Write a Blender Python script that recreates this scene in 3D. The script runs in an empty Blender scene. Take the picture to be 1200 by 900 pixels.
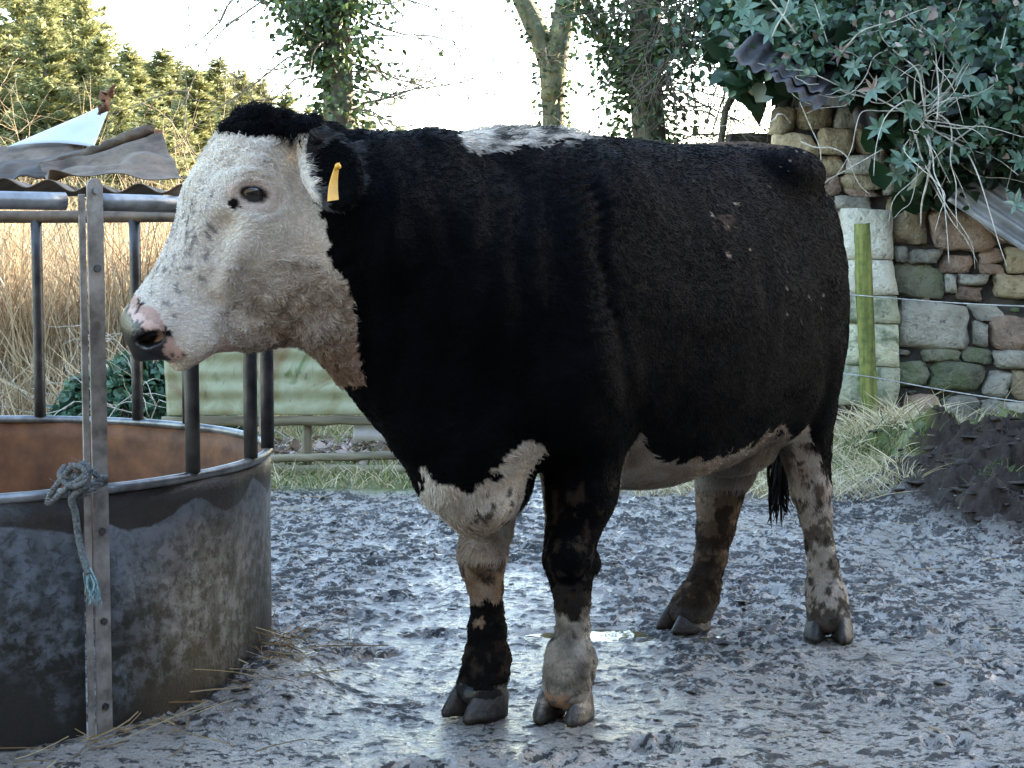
import bpy, bmesh, math, random
import numpy as np
from mathutils import Vector, Matrix, noise as mnoise

random.seed(7)
RNG = np.random.default_rng(11)
scene = bpy.context.scene
COL = scene.collection

# ------------------------------------------------------------------ camera
CAM = np.array([0.0, 0.0, 1.15])
FPX, CU, CV = 2000.0, 600.0, 450.0          # focal length and centre, in pixels of a 1200 x 900 picture
PITCH = math.atan(155.0 / 2000.0)           # the horizon lies at row 295
cam_d = bpy.data.cameras.new('camera')
cam_d.sensor_width = 36.0
cam_d.lens = 36.0 * FPX / 1200.0
cam_d.clip_end = 3000.0
cam_o = bpy.data.objects.new('camera', cam_d)
COL.objects.link(cam_o)
cam_o.location = CAM
cam_o.rotation_euler = (math.pi / 2 - PITCH, 0, 0)
scene.camera = cam_o

# ------------------------------------------------------------------ sky, sun, exposure
SUN_AZ = math.radians(38.0)      # measured from +X towards +Y: behind and to the right
SUN_EL = math.radians(13.5)
world = bpy.data.worlds.new('World')
scene.world = world
world.use_nodes = True
wn, wl = world.node_tree.nodes, world.node_tree.links
wn.clear()
w_out = wn.new('ShaderNodeOutputWorld')
w_bg = wn.new('ShaderNodeBackground')
w_sky = wn.new('ShaderNodeTexSky')
w_sky.sky_type = 'NISHITA'
w_sky.sun_disc = False
w_sky.sun_elevation = SUN_EL
w_sky.sun_rotation = math.pi / 2 - SUN_AZ
w_sky.air_density = 1.0
w_sky.dust_density = 0.9
w_sky.ozone_density = 1.0
w_bg.inputs['Strength'].default_value = 0.15
wl.new(w_sky.outputs[0], w_bg.inputs[0])
wl.new(w_bg.outputs[0], w_out.inputs[0])
sun_d = bpy.data.lights.new('sun', 'SUN')
sun_d.energy = 5.0
sun_d.angle = math.radians(0.55)
sun_d.color = (1.0, 0.87, 0.68)
sun_o = bpy.data.objects.new('sun', sun_d)
COL.objects.link(sun_o)
sdir = Vector((math.cos(SUN_EL) * math.cos(SUN_AZ), math.cos(SUN_EL) * math.sin(SUN_AZ), math.sin(SUN_EL)))
sun_o.rotation_euler = (-sdir).to_track_quat('-Z', 'Y').to_euler()
sun_o.location = sdir * 40
vs = scene.view_settings
vs.view_transform = 'Standard'
vs.look = 'None'
vs.exposure = 3.4
vs.gamma = 1.0
scene.render.engine = 'CYCLES'

# ------------------------------------------------------------------ pixel -> place
_fw = np.array([0, math.cos(PITCH), -math.sin(PITCH)])
_up = np.array([0, math.sin(PITCH), math.cos(PITCH)])
_rt = np.array([1.0, 0, 0])
def ray(u, v):
    return _fw + _rt * (u - CU) / FPX + _up * (CV - v) / FPX
def PX(u, v, Y):                 # the point on that ray at distance Y in front of the camera
    d = ray(u, v)
    return CAM + d * (Y / d[1])
def GP(u, v, z=0.0):             # the point where that ray meets a level plane
    d = ray(u, v)
    return CAM + d * ((z - CAM[2]) / d[2])
def proj(P):
    q = np.asarray(P) - CAM
    f = q @ _fw
    return CU + FPX * (q @ _rt) / f, CV - FPX * (q @ _up) / f

# ------------------------------------------------------------------ object helpers
def tag(o, label=None, cat=None, group=None, kind=None):
    if label: o['label'] = label
    if cat: o['category'] = cat
    if group: o['group'] = group
    if kind: o['kind'] = kind
    return o
def link(o, parent=None):
    COL.objects.link(o)
    if parent is not None: o.parent = parent
    return o
def empty(name, loc=(0, 0, 0), rz=0.0):
    o = bpy.data.objects.new(name, None)
    o.empty_display_size = 0.1
    link(o)
    o.location = loc
    o.rotation_euler = (0, 0, rz)
    return o
def mesh_np(name, V, F, smooth=False):
    """V (n,3); F (m,k) int array or a list of such arrays"""
    me = bpy.data.meshes.new(name)
    V = np.ascontiguousarray(V, dtype=np.float32)
    Fs = F if isinstance(F, list) else [F]
    Fs = [np.asarray(f, dtype=np.int32) for f in Fs if len(f)]
    nl = sum(f.size for f in Fs)
    npoly = sum(len(f) for f in Fs)
    me.vertices.add(len(V))
    me.vertices.foreach_set('co', V.ravel())
    me.loops.add(nl)
    me.loops.foreach_set('vertex_index', np.concatenate([f.ravel() for f in Fs]))
    me.polygons.add(npoly)
    tot = np.concatenate([np.full(len(f), f.shape[1], np.int32) for f in Fs])
    st = np.concatenate([[0], np.cumsum(tot)[:-1]]).astype(np.int32)
    me.polygons.foreach_set('loop_start', st)
    if smooth:
        me.polygons.foreach_set('use_smooth', np.ones(npoly, bool))
    me.update()
    me.validate()
    return me
def obj_np(name, V, F, mat, parent=None, smooth=False):
    me = mesh_np(name, V, F, smooth)
    me.materials.append(mat)
    return link(bpy.data.objects.new(name, me), parent)
def obj_bm(name, bm, mat, parent=None, smooth=False):
    me = bpy.data.meshes.new(name)
    bm.to_mesh(me)
    bm.free()
    if smooth:
        me.polygons.foreach_set('use_smooth', np.ones(len(me.polygons), bool))
    me.materials.append(mat)
    return link(bpy.data.objects.new(name, me), parent)
def col_attr(me, name, cols):
    a = me.color_attributes.new(name, 'FLOAT_COLOR', 'POINT')
    c = np.ones((len(me.vertices), 4), np.float32)
    c[:, :3] = cols
    a.data.foreach_set('color', c.ravel())
def bm_box(bm, c, s, rot=None, bev=0.0):
    r = bmesh.ops.create_cube(bm, size=1.0)
    vsx = r['verts']
    for vv in vsx:
        vv.co = Vector((vv.co.x * s[0], vv.co.y * s[1], vv.co.z * s[2]))
    if bev > 0:
        es = list({e for vv in vsx for e in vv.link_edges})
        rb = bmesh.ops.bevel(bm, geom=es, offset=bev, segments=2, affect='EDGES', profile=0.6)
        vsx = list({vv for f in rb['faces'] for vv in f.verts} | {vv for vv in vsx if vv.is_valid})
    M = rot if rot is not None else Matrix.Identity(3)
    for vv in vsx:
        vv.co = M @ vv.co + Vector(c)
    return vsx
def tube(points, radii, n=8, caps=True):
    """a tapered tube along a poly-line, as (V, quads+caps)"""
    P = np.asarray(points, float)
    R = np.broadcast_to(np.asarray(radii, float), (len(P),))
    T = np.gradient(P, axis=0)
    T /= np.linalg.norm(T, axis=1)[:, None] + 1e-12
    ref = np.array([0, 0, 1.0]) if abs(T[0, 2]) < 0.9 else np.array([1.0, 0, 0])
    Ns = []
    nrm = np.cross(T[0], ref); nrm /= np.linalg.norm(nrm)
    for t in T:
        nrm = nrm - t * (nrm @ t); nrm /= np.linalg.norm(nrm) + 1e-12
        Ns.append(nrm)
    Ns = np.array(Ns); Bs = np.cross(T, Ns)
    a = np.arange(n) * 2 * np.pi / n
    V = P[:, None, :] + R[:, None, None] * (np.cos(a)[None, :, None] * Ns[:, None, :] + np.sin(a)[None, :, None] * Bs[:, None, :])
    V = V.reshape(-1, 3)
    i = np.arange(len(P) - 1)[:, None] * n
    j = np.arange(n)[None, :]
    F = np.stack([i + j, i + (j + 1) % n, i + n + (j + 1) % n, i + n + j], -1).reshape(-1, 4)
    Fs = [F]
    if caps:
        Fs.append(np.array([np.arange(n)[::-1]]))
        Fs.append(np.array([np.arange(n) + (len(P) - 1) * n]))
    return V, Fs
def join(parts):
    """[(V, [F..]) ...] -> one (V, [F..]) grouped by face size"""
    Vs, byk, off = [], {}, 0
    for V, Fs in parts:
        Fs = Fs if isinstance(Fs, list) else [Fs]
        for f in Fs:
            f = np.asarray(f)
            if len(f): byk.setdefault(f.shape[1], []).append(f + off)
        Vs.append(V); off += len(V)
    return np.concatenate(Vs), [np.concatenate(x) for x in byk.values()]
def ico(sub=2):
    bm = bmesh.new(); bmesh.ops.create_icosphere(bm, subdivisions=sub, radius=1.0)
    V = np.array([v.co[:] for v in bm.verts]); F = np.array([[v.index for v in f.verts] for f in bm.faces])
    bm.free(); return V, F

def sinterp(x, xp, fp):
    xp = np.asarray(xp, float); fp = np.asarray(fp, float)
    h = np.diff(xp); dl = np.diff(fp) / h
    m = np.empty_like(fp); m[0], m[-1] = dl[0], dl[-1]
    m[1:-1] = (dl[:-1] * h[1:] + dl[1:] * h[:-1]) / (h[1:] + h[:-1])
    x = np.clip(x, xp[0], xp[-1])
    i = np.clip(np.searchsorted(xp, x, side='right') - 1, 0, len(xp) - 2)
    hi = h[i]; u = (x - xp[i]) / hi
    u2, u3 = u * u, u * u * u
    return (2 * u3 - 3 * u2 + 1) * fp[i] + (u3 - 2 * u2 + u) * hi * m[i] + (-2 * u3 + 3 * u2) * fp[i + 1] + (u3 - u2) * hi * m[i + 1]

# value noise in numpy, used for ground height, coat edges and the like
def _hash(ix, iy, iz, seed):
    n = (ix * 374761393 + iy * 668265263 + iz * 2147483647 + seed * 974634777) & 0xFFFFFFFF
    n = ((n ^ (n >> 13)) * 1274126177) & 0xFFFFFFFF
    n = (n ^ (n >> 16)) & 0xFFFFFFFF
    return n.astype(np.float64) / 4294967295.0
def vnoise(x, y, z=None, seed=0):
    x = np.asarray(x, float); y = np.asarray(y, float)
    z = np.zeros_like(x) if z is None else np.asarray(z, float)
    ix, iy, iz = np.floor(x).astype(np.int64), np.floor(y).astype(np.int64), np.floor(z).astype(np.int64)
    fx, fy, fz = x - ix, y - iy, z - iz
    fx, fy, fz = [f * f * f * (f * (f * 6 - 15) + 10) for f in (fx, fy, fz)]
    r = 0.0
    for dx in (0, 1):
        for dy in (0, 1):
            for dz in (0, 1):
                r = r + _hash(ix + dx, iy + dy, iz + dz, seed) * (fx if dx else 1 - fx) * (fy if dy else 1 - fy) * (fz if dz else 1 - fz)
    return r * 2 - 1
def fbm(x, y, z=None, oct=4, seed=0, gain=0.5):
    r, a, f = 0.0, 1.0, 1.0
    for o in range(oct):
        r = r + a * vnoise(np.asarray(x) * f, np.asarray(y) * f, None if z is None else np.asarray(z) * f, seed + o * 17)
        a *= gain; f *= 2.03
    return r

# ------------------------------------------------------------------ materials
def new_mat(name):
    m = bpy.data.materials.new(name)
    m.use_nodes = True
    nt = m.node_tree
    bs = nt.nodes['Principled BSDF']
    return m, nt, bs
def N(nt, typ, **kw):
    n = nt.nodes.new(typ)
    for k, val in kw.items():
        if k in n.inputs: n.inputs[k].default_value = val
        else: setattr(n, k, val)
    return n
def ramp(nt, fac, stops):
    r = nt.nodes.new('ShaderNodeValToRGB')
    e = r.color_ramp.elements
    while len(e) < len(stops): e.new(0.5)
    for i, (p, c) in enumerate(stops):
        e[i].position = p
        e[i].color = (c, c, c, 1) if not isinstance(c, tuple) else (*c, 1)
    nt.links.new(fac, r.inputs[0])
    return r.outputs[0]
def mixc(nt, fac, a, b, typ='MIX'):
    n = nt.nodes.new('ShaderNodeMix')
    n.data_type = 'RGBA'; n.blend_type = typ
    for k, s in ((0, fac), (6, a), (7, b)):
        if isinstance(s, (int, float)): n.inputs[k].default_value = s
        elif isinstance(s, tuple): n.inputs[k].default_value = (*s, 1)
        else: nt.links.new(s, n.inputs[k])
    return n.outputs[2]
def mth(nt, op, a, b=0.0, c=0.0):
    n = nt.nodes.new('ShaderNodeMath'); n.operation = op
    for i, s in enumerate((a, b, c)):
        if isinstance(s, (int, float)): n.inputs[i].default_value = s
        else: nt.links.new(s, n.inputs[i])
    return n.outputs[0]
def coords(nt, kind='Object', scale=(1, 1, 1)):
    tc = nt.nodes.new('ShaderNodeTexCoord')
    mp = nt.nodes.new('ShaderNodeMapping')
    mp.inputs['Scale'].default_value = scale
    nt.links.new(tc.outputs[kind], mp.inputs[0])
    return mp.outputs[0]
def noise_tex(nt, vec, scale, detail=5, rough=0.55, dist=0.0):
    n = N(nt, 'ShaderNodeTexNoise', Scale=scale, Detail=detail, Roughness=rough, Distortion=dist)
    nt.links.new(vec, n.inputs['Vector'])
    return n.outputs['Fac']
def bump(nt, bs, h, strength=0.4, dist=0.01):
    b = N(nt, 'ShaderNodeBump', Strength=strength, Distance=dist)
    nt.links.new(h, b.inputs['Height'])
    nt.links.new(b.outputs[0], bs.inputs['Normal'])
    return b
def simple_mat(name, c1, c2, scale=6.0, rough=0.8, bumps=0.3, bdist=0.01, metallic=0.0, kind='Object', stretch=(1, 1, 1), spec=0.5, transl=0.0, objvar=0.0):
    m, nt, bs = new_mat(name)
    vec = coords(nt, kind, stretch)
    f = noise_tex(nt, vec, scale, 6, 0.6)
    c = ramp(nt, f, [(0.35, c1), (0.68, c2)])
    if objvar:
        oi = nt.nodes.new('ShaderNodeObjectInfo')
        k = N(nt, 'ShaderNodeHueSaturation')
        v = mth(nt, 'MULTIPLY_ADD', oi.outputs['Random'], objvar * 2, 1 - objvar)
        nt.links.new(v, k.inputs['Value']); nt.links.new(c, k.inputs['Color'])
        c = k.outputs[0]
    nt.links.new(c, bs.inputs['Base Color'])
    bs.inputs['Roughness'].default_value = rough
    bs.inputs['Metallic'].default_value = metallic
    bs.inputs['Specular IOR Level'].default_value = spec
    if bumps:
        f2 = noise_tex(nt, vec, scale * 5, 4, 0.6)
        bump(nt, bs, f2, bumps, bdist)
    return m
def leaf_mat(name, stops, rough=0.45, transl=0.35, attr='tint'):
    """leaves: colour from a per-leaf attribute, part of the light passes through"""
    m, nt, bs = new_mat(name)
    at = N(nt, 'ShaderNodeAttribute', attribute_name=attr)
    c = ramp(nt, at.outputs['Fac'], stops)
    nt.links.new(c, bs.inputs['Base Color'])
    bs.inputs['Roughness'].default_value = rough
    bs.inputs['Specular IOR Level'].default_value = 0.4
    tr = nt.nodes.new('ShaderNodeBsdfTranslucent')
    nt.links.new(c, tr.inputs['Color'])
    mx = nt.nodes.new('ShaderNodeMixShader')
    mx.inputs[0].default_value = transl
    nt.links.new(bs.outputs[0], mx.inputs[1]); nt.links.new(tr.outputs[0], mx.inputs[2])
    nt.links.new(mx.outputs[0], nt.nodes['Material Output'].inputs[0])
    return m
def tint_attr(me, vals):
    a = me.attributes.new('tint', 'FLOAT', 'POINT')
    a.data.foreach_set('value', np.asarray(vals, np.float32))
# ================================================================== GROUND
def sstep(a, b, x):
    t = np.clip((x - a) / (b - a), 0, 1); return t * t * (3 - 2 * t)
def mud_edge(x):                       # where the trodden yard ends and grass begins
    return 8.15 + .25 * np.sin(x * 1.7) + .18 * np.sin(x * 4.1 + 1) - .35 * sstep(.2, .9, x) + 1.9 * sstep(1.6, 2.6, x)
def ground_base(x, y):
    """large shapes only"""
    x = np.asarray(x, float); y = np.asarray(y, float)
    z = .025 * fbm(x * .5, y * .5, None, 2, 2)
    bank = sstep(1.45, 2.6, x + .25 * fbm(x * 1.3, y * 1.3, None, 2, 8)) * sstep(6.1, 7.3, y) * (1 - sstep(9.6, 10.4, y))
    z = z + .17 * bank * (1 + .35 * fbm(x * 2.2, y * 2.2, None, 3, 3)) + .10 * bank * fbm(x * 6, y * 6, None, 3, 6)
    # mound of muck against the skirt of the feeder
    z = z + .10 * np.exp(-(((x + .62) / .17) ** 2 + ((y - 4.50) / .33) ** 2))
    z = z + .03 * np.exp(-(((x + 1.0) / .5) ** 2 + ((y - 4.0) / .3) ** 2))
    far = sstep(14, 60, np.hypot(x, y))
    z = z * (1 - .7 * far)
    z = z * (1 - np.exp(-(((x - .35) / .75) ** 2 + ((y - 4.6) / .75) ** 2)) * .9)    # level where the cow stands
    pd = np.exp(-(((x - .33 + .08 * np.sin(y * 30)) / .22) ** 4 + ((y - 5.10) / .075) ** 2))
    z = z - .022 * pd
    return z
def ground_fine(x, y):
    """relief of the trodden mud: returns height and how clotted it is"""
    dist = np.hypot(x, y)
    n1 = fbm(x * 5, y * 5, None, 3, 41)
    n2 = fbm(x * 22 + n1, y * 26, None, 3, 42)
    n3 = fbm(x * 55, y * 60, None, 2, 43)
    rough = sstep(-.35, .55, fbm(x * .9, y * .9 + 3, None, 3, 47) + .5 * sstep(6.4, 7.6, y) + .6 * sstep(1.3, 2.2, x) * sstep(5.5, 6.5, y) + .25 * sstep(-.1, -.6, x))
    clod = np.maximum(n2 * .75 + n3 * .38 - .30 + .38 * rough, 0)
    z = .0035 * n1 * (1 + rough) + .013 * np.minimum(clod, .55) * (.6 + 1.3 * rough) + .0022 * n3 * (.5 + rough)
    return z, clod
_hp = np.random.default_rng(91); _np = 150
PRINTS = [(px_, py_, pa_) for px_, py_, pa_ in zip(_hp.uniform(-.6, 2.9, _np), _hp.uniform(3.6, 8.2, _np), _hp.uniform(0, 6.28, _np)) if (px_ > .95 or py_ > 5.6 or px_ < -.1 or py_ < 3.95)]
def prints(x, y):
    z = np.zeros_like(x)
    for px_, py_, pa_ in PRINTS:
        m = (np.abs(x - px_) < .16) & (np.abs(y - py_) < .16)
        if not m.any(): continue
        dx, dy = x[m] - px_, y[m] - py_; a, b = dx * math.cos(pa_) + dy * math.sin(pa_), -dx * math.sin(pa_) + dy * math.cos(pa_)
        w = 0
        for s in (1, -1):
            r = np.sqrt((a / .062) ** 2 + ((b - s * .031) / .027) ** 2)
            w = w - .020 * (1 - sstep(.6, 1.05, r)) + .006 * np.exp(-((r - 1.35) / .28) ** 2)
        z[m] += w
    return z
def ground_z(x, y):
    x = np.asarray(x, float); y = np.asarray(y, float)
    yard = 1 - sstep(0, .5, y - mud_edge(x))
    z, c = ground_fine(x, y)
    return ground_base(x, y) + z * (.35 + .65 * yard) + (prints(x, y) if x.ndim else 0)
def axis_graded(lo, hi, step, far_lo, far_hi, g=1.16):
    a = list(np.arange(lo, hi + 1e-6, step))
    d, p = step, hi
    while p < far_hi: d *= g; p += d; a.append(p)
    d, p, b = step, lo, []
    while p > far_lo: d *= g; p -= d; b.append(p)
    return np.array(b[::-1] + a)
gx = axis_graded(-1.75, 3.0, .0125, -900, 900)
gy = np.concatenate([axis_graded(3.4, 6.4, .0125, -60, 6.4)[:-1], np.arange(6.4, 10.6, .019), axis_graded(10.6, 10.62, .025, 10.6, 1500, 1.14)[1:]])
GX, GY = np.meshgrid(gx, gy, indexing='xy')
zf, clod = ground_fine(GX, GY)
yard = 1 - sstep(0, .5, GY - mud_edge(GX) + .15 * fbm(GX * 3, GY * 3, None, 3, 51))
bankm = sstep(1.45, 2.6, GX + .25 * fbm(GX * 1.3, GY * 1.3, None, 2, 8)) * sstep(6.1, 7.3, GY)
near = 1 - sstep(12, 25, np.hypot(GX, GY))
GZ = ground_base(GX, GY) + zf * (.35 + .65 * yard) * near * (1 + 1.0 * bankm) + prints(GX, GY)
nx, ny = len(gx), len(gy)
ii = (np.arange(ny - 1)[:, None] * nx + np.arange(nx - 1)[None, :]).ravel()
GF = np.stack([ii, ii + 1, ii + nx + 1, ii + nx], 1)
m_gr, nt, bs = new_mat('mud_and_turf')
a_y = N(nt, 'ShaderNodeAttribute', attribute_name='yard').outputs['Fac']
a_c = N(nt, 'ShaderNodeAttribute', attribute_name='clod').outputs['Fac']
a_b = ramp(nt, N(nt, 'ShaderNodeAttribute', attribute_name='bank').outputs['Fac'], [(.06, 0.0), (.35, 1.0)])
vec = coords(nt)
f1 = noise_tex(nt, vec, 2.2, 5, .6); f2 = noise_tex(nt, vec, 55, 5, .65, .6); f3 = noise_tex(nt, vec, 190, 3, .6); f4 = noise_tex(nt, vec, 9, 4, .6)
fs = noise_tex(nt, coords(nt, 'Object', (.75, 1.1, 1)), 30, 4, .62, .9); ft = noise_tex(nt, vec, 85, 4, .65, .5)
mix_ = mth(nt, 'ADD', mth(nt, 'MULTIPLY', fs, .62), mth(nt, 'MULTIPLY', ft, .38))
mix_ = mth(nt, 'ADD', mix_, mth(nt, 'MULTIPLY', mth(nt, 'MINIMUM', a_c, .5), .22))
mix_ = mth(nt, 'ADD', mix_, mth(nt, 'MULTIPLY', mth(nt, 'SUBTRACT', f1, .5), .16))
cl = mth(nt, 'MAXIMUM', ramp(nt, mix_, [(.522, 0.0), (.575, 1.0)]), a_b)
pale = ramp(nt, f1, [(.35, (.20, .172, .142)), (.7, (.33, .285, .24))])
pale = mixc(nt, ramp(nt, f4, [(.55, 0.0), (.75, .55)]), pale, (.17, .115, .065))
dark = ramp(nt, f2, [(.3, (.010, .008, .007)), (.75, (.036, .028, .022))])
dark = mixc(nt, a_b, dark, mixc(nt, f2, (.012, .007, .005), (.040, .025, .016)))
mudc = mixc(nt, cl, pale, dark)
turf = ramp(nt, f4, [(.3, (.045, .055, .018)), (.5, (.11, .12, .03)), (.72, (.20, .165, .075))])
nt.links.new(mixc(nt, a_y, turf, mudc), bs.inputs['Base Color'])
rg_ = mth(nt, 'ADD', mth(nt, 'MULTIPLY', mth(nt, 'MAXIMUM', cl, a_b), .30), mth(nt, 'MULTIPLY_ADD', f1, .30, .09))
rg_ = mth(nt, 'ADD', rg_, mth(nt, 'MULTIPLY', mth(nt, 'SUBTRACT', 1.0, a_y), .4))
nt.links.new(rg_, bs.inputs['Roughness'])
nt.links.new(mth(nt, 'ADD', mth(nt, 'MULTIPLY_ADD', cl, -.45, .85), mth(nt, 'MULTIPLY', a_b, -.25)), bs.inputs['Specular IOR Level'])
bump(nt, bs, mth(nt, 'ADD', mth(nt, 'ADD', f2, mth(nt, 'MULTIPLY', f3, .35)), mth(nt, 'MULTIPLY', mix_, 1.2)), .6, .014)
ground = obj_np('ground', np.stack([GX.ravel(), GY.ravel(), GZ.ravel()], 1), GF, m_gr, None, True)
for nm, arr in (('yard', yard), ('clod', clod), ('bank', bankm * yard)):
    a = ground.data.attributes.new(nm, 'FLOAT', 'POINT'); a.data.foreach_set('value', arr.ravel().astype(np.float32))
tag(ground, 'trodden wet mud yard running out into rough grass', None, None, 'structure')

# puddles
m_water, nt, bs = new_mat('puddle_water')
bs.inputs['Base Color'].default_value = (.11, .08, .035, 1); bs.inputs['Roughness'].default_value = .03
bump(nt, bs, noise_tex(nt, coords(nt), 14, 2, .5), .05, .01)
def puddle(cx, cy, rx, ry, z, seed, label):
    a = np.linspace(0, 2 * np.pi, 60, endpoint=False)
    k = 1 + .22 * fbm(np.cos(a) * 1.5 + seed, np.sin(a) * 1.5, None, 3, seed)
    V = np.stack([cx + rx * k * np.cos(a), cy + ry * k * np.sin(a), np.full(60, z)], 1)
    o = obj_np('puddle', V, np.array([np.arange(60)]), m_water)
    return tag(o, label, None, None, 'structure')
puddle(.35, 5.10, .30, .11, -.006, 3, 'small brown puddle under the far hind hoof')

# clods of mud
def scatter_clods(n, fn, size, name, mat, label, seed):
    rg = np.random.default_rng(seed)
    Vb, Fb = ico(1)
    x, y = fn(rg, n); z = ground_z(x, y)
    s = size(rg, n)
    A = rg.random(n) * 6.28
    sc = np.stack([s * rg.uniform(.8, 1.6, n), s * rg.uniform(.6, 1.1, n), s * rg.uniform(.14, .34, n)], 1)
    V = Vb[None] * sc[:, None, :] * (1 + .42 * rg.normal(0, 1, (n, len(Vb), 1)).clip(-1.5, 1.5))
    c, sn = np.cos(A)[:, None], np.sin(A)[:, None]
    V = np.stack([V[..., 0] * c - V[..., 1] * sn, V[..., 0] * sn + V[..., 1] * c, V[..., 2]], -1) + np.stack([x, y, z - s * .02], 1)[:, None, :]
    F = Fb[None] + (np.arange(n) * len(Vb))[:, None, None]
    o = obj_np(name, V.reshape(-1, 3), F.reshape(-1, 3), mat, None, False)
    return tag(o, label, None, None, 'stuff')
m_clod = simple_mat('dark_mud', (.014, .011, .009), (.048, .037, .028), 14, .42, .5, .01, spec=.6)
def yard_pts(rg, n):
    x = rg.uniform(-1.6, 2.9, n * 3); y = 3.4 + (rg.random(n * 3) ** 1.15) * 5.2
    dn = fbm(x * 1.1, y * 1.1, None, 3, 71) + .5 * sstep(1.2, 2.2, x) + .5 * sstep(1.9, 2.4, x) * sstep(6.5, 7, y) + .3 * sstep(6.6, 7.8, y)
    k = (rg.random(n * 3) < .12 + .8 * sstep(-.1, .7, dn)) & (np.hypot(x + 1.65, y - 4.6) > 1.02) & (y < mud_edge(x) + .2)
    return x[k][:n], y[k][:n]
_rg = np.random.default_rng(3)
_cx, _cy = yard_pts(_rg, 4200)
scatter_clods(len(_cx), lambda rg, n: (_cx, _cy), lambda rg, n: np.minimum(.004 + rg.pareto(2.8, n) * .0055, .020), 'mud_clods', m_clod, 'dark clods of mud strewn over the wet yard', 5)
m_stonebit = simple_mat('grit', (.10, .09, .08), (.26, .24, .21), 30, .6, .3, .004)
_gx, _gy = yard_pts(_rg, 900)
scatter_clods(len(_gx), lambda rg, n: (_gx, _gy), lambda rg, n: rg.uniform(.003, .009, n), 'grit', m_stonebit, 'pale grit lying in the mud', 6)

# blades: a helper for grass, straw, reeds (curved three-sided-free ribbons with real width)
def ribbons(base, tipoff, width, bend, K=4, seed=0, taper=True):
    """base (n,3), tipoff (n,3) vector root->tip, width (n,), bend (n,3) sideways bow"""
    n = len(base); t = np.linspace(0, 1, K)
    P = base[:, None, :] + tipoff[:, None, :] * t[None, :, None] + bend[:, None, :] * (t * t)[None, :, None]
    rg = np.random.default_rng(seed + 77)
    d = tipoff / (np.linalg.norm(tipoff, axis=1)[:, None] + 1e-9)
    r = rg.normal(0, 1, (n, 3)); sd = np.cross(d, r); sd /= np.linalg.norm(sd, axis=1)[:, None] + 1e-9
    w = (1 - t ** 2 * .9) if taper else np.ones(K)
    Lf = P - sd[:, None, :] * (width[:, None] * w[None] / 2)[..., None]
    Rt = P + sd[:, None, :] * (width[:, None] * w[None] / 2)[..., None]
    V = np.stack([Lf, Rt], 2).reshape(-1, 3)
    o = (np.arange(n) * K * 2)[:, None] + (np.arange(K - 1) * 2)[None, :]
    F = np.stack([o, o + 1, o + 3, o + 2], -1).reshape(-1, 4)
    return V, F
STRAW = [(0, (.13, .085, .04)), (.5, (.30, .21, .10)), (1, (.46, .36, .20))]
m_straw = leaf_mat('straw', STRAW, .6, .15)
def straw_patch(name, x, y, lo, hi, w, label, seed, up=.25, mat=None, z0=.004, tint=(0, 1)):
    rg = np.random.default_rng(seed); n = len(x)
    L = rg.uniform(lo, hi, n); A = rg.random(n) * 6.28
    off = np.stack([np.cos(A) * L, np.sin(A) * L, rg.uniform(-.02, up, n) * L], 1)
    base = np.stack([x, y, ground_z(x, y) + z0], 1)
    V, F = ribbons(base, off, rg.uniform(.5, 1.2, n) * w, rg.normal(0, .25, (n, 3)) * L[:, None] * np.array([1, 1, .25]), 5, seed, False)
    o = obj_np(name, V, F, mat or m_straw); tint_attr(o.data, np.repeat(rg.uniform(*tint, n), 10))
    return tag(o, label, None, None, 'stuff')
_a = _rg.uniform(-1.35, .35, 130); _r = 1.0 + np.abs(_rg.normal(0, .08, 130))
straw_patch('straw', -1.65 + _r * np.cos(_a), 4.6 + _r * np.sin(_a), .05, .20, .0035, 'loose straw trampled in round the foot of the feeder', 8, .35)
_sx, _sy = yard_pts(_rg, 480)
straw_patch('straw', _sx, _sy, .03, .13, .003, 'short bits of straw trodden into the mud', 9, .1, tint=(0, .5))
_sx = _rg.normal(-.63, .05, 60); _sy = _rg.normal(4.45, .12, 60)
straw_patch('straw', _sx, _sy, .06, .22, .0035, 'matted straw on the muck heap beside the feeder', 10, .45, z0=.02)

_n = 900; _bx = _rg.uniform(1.5, 3.1, _n); _by = _rg.uniform(6.5, 9.6, _n); _k = _rg.random(_n) < sstep(1.5, 2.2, _bx)
_bx, _by = _bx[_k], _by[_k]
scatter_clods(len(_bx), lambda rg, n: (_bx, _by), lambda rg, n: np.minimum(.012 + rg.pareto(2.4, n) * .016, .065), 'mud_clods', simple_mat('bank_mud', (.010, .007, .005), (.045, .029, .019), 14, .6, .6, .015, spec=.3), 'brown clods heaped on the mud bank by the barn', 15)
# ================================================================== COW
COW_O = np.array([0.37, 4.60, 0.0])
_h = np.array([-0.62, -0.785]); _h /= np.linalg.norm(_h)
COW_YAW = math.atan2(_h[1], _h[0])
_cl = np.array([[_h[0], _h[1], 0], [-_h[1], _h[0], 0], [0, 0, 1.0]])     # rows: forward, left, up
def toL(p): return (np.asarray(p) - COW_O) @ _cl.T
def toW(p): return np.asarray(p) @ _cl + COW_O
def LP(u, v, Y): return toL(PX(u, v, Y))

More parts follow.
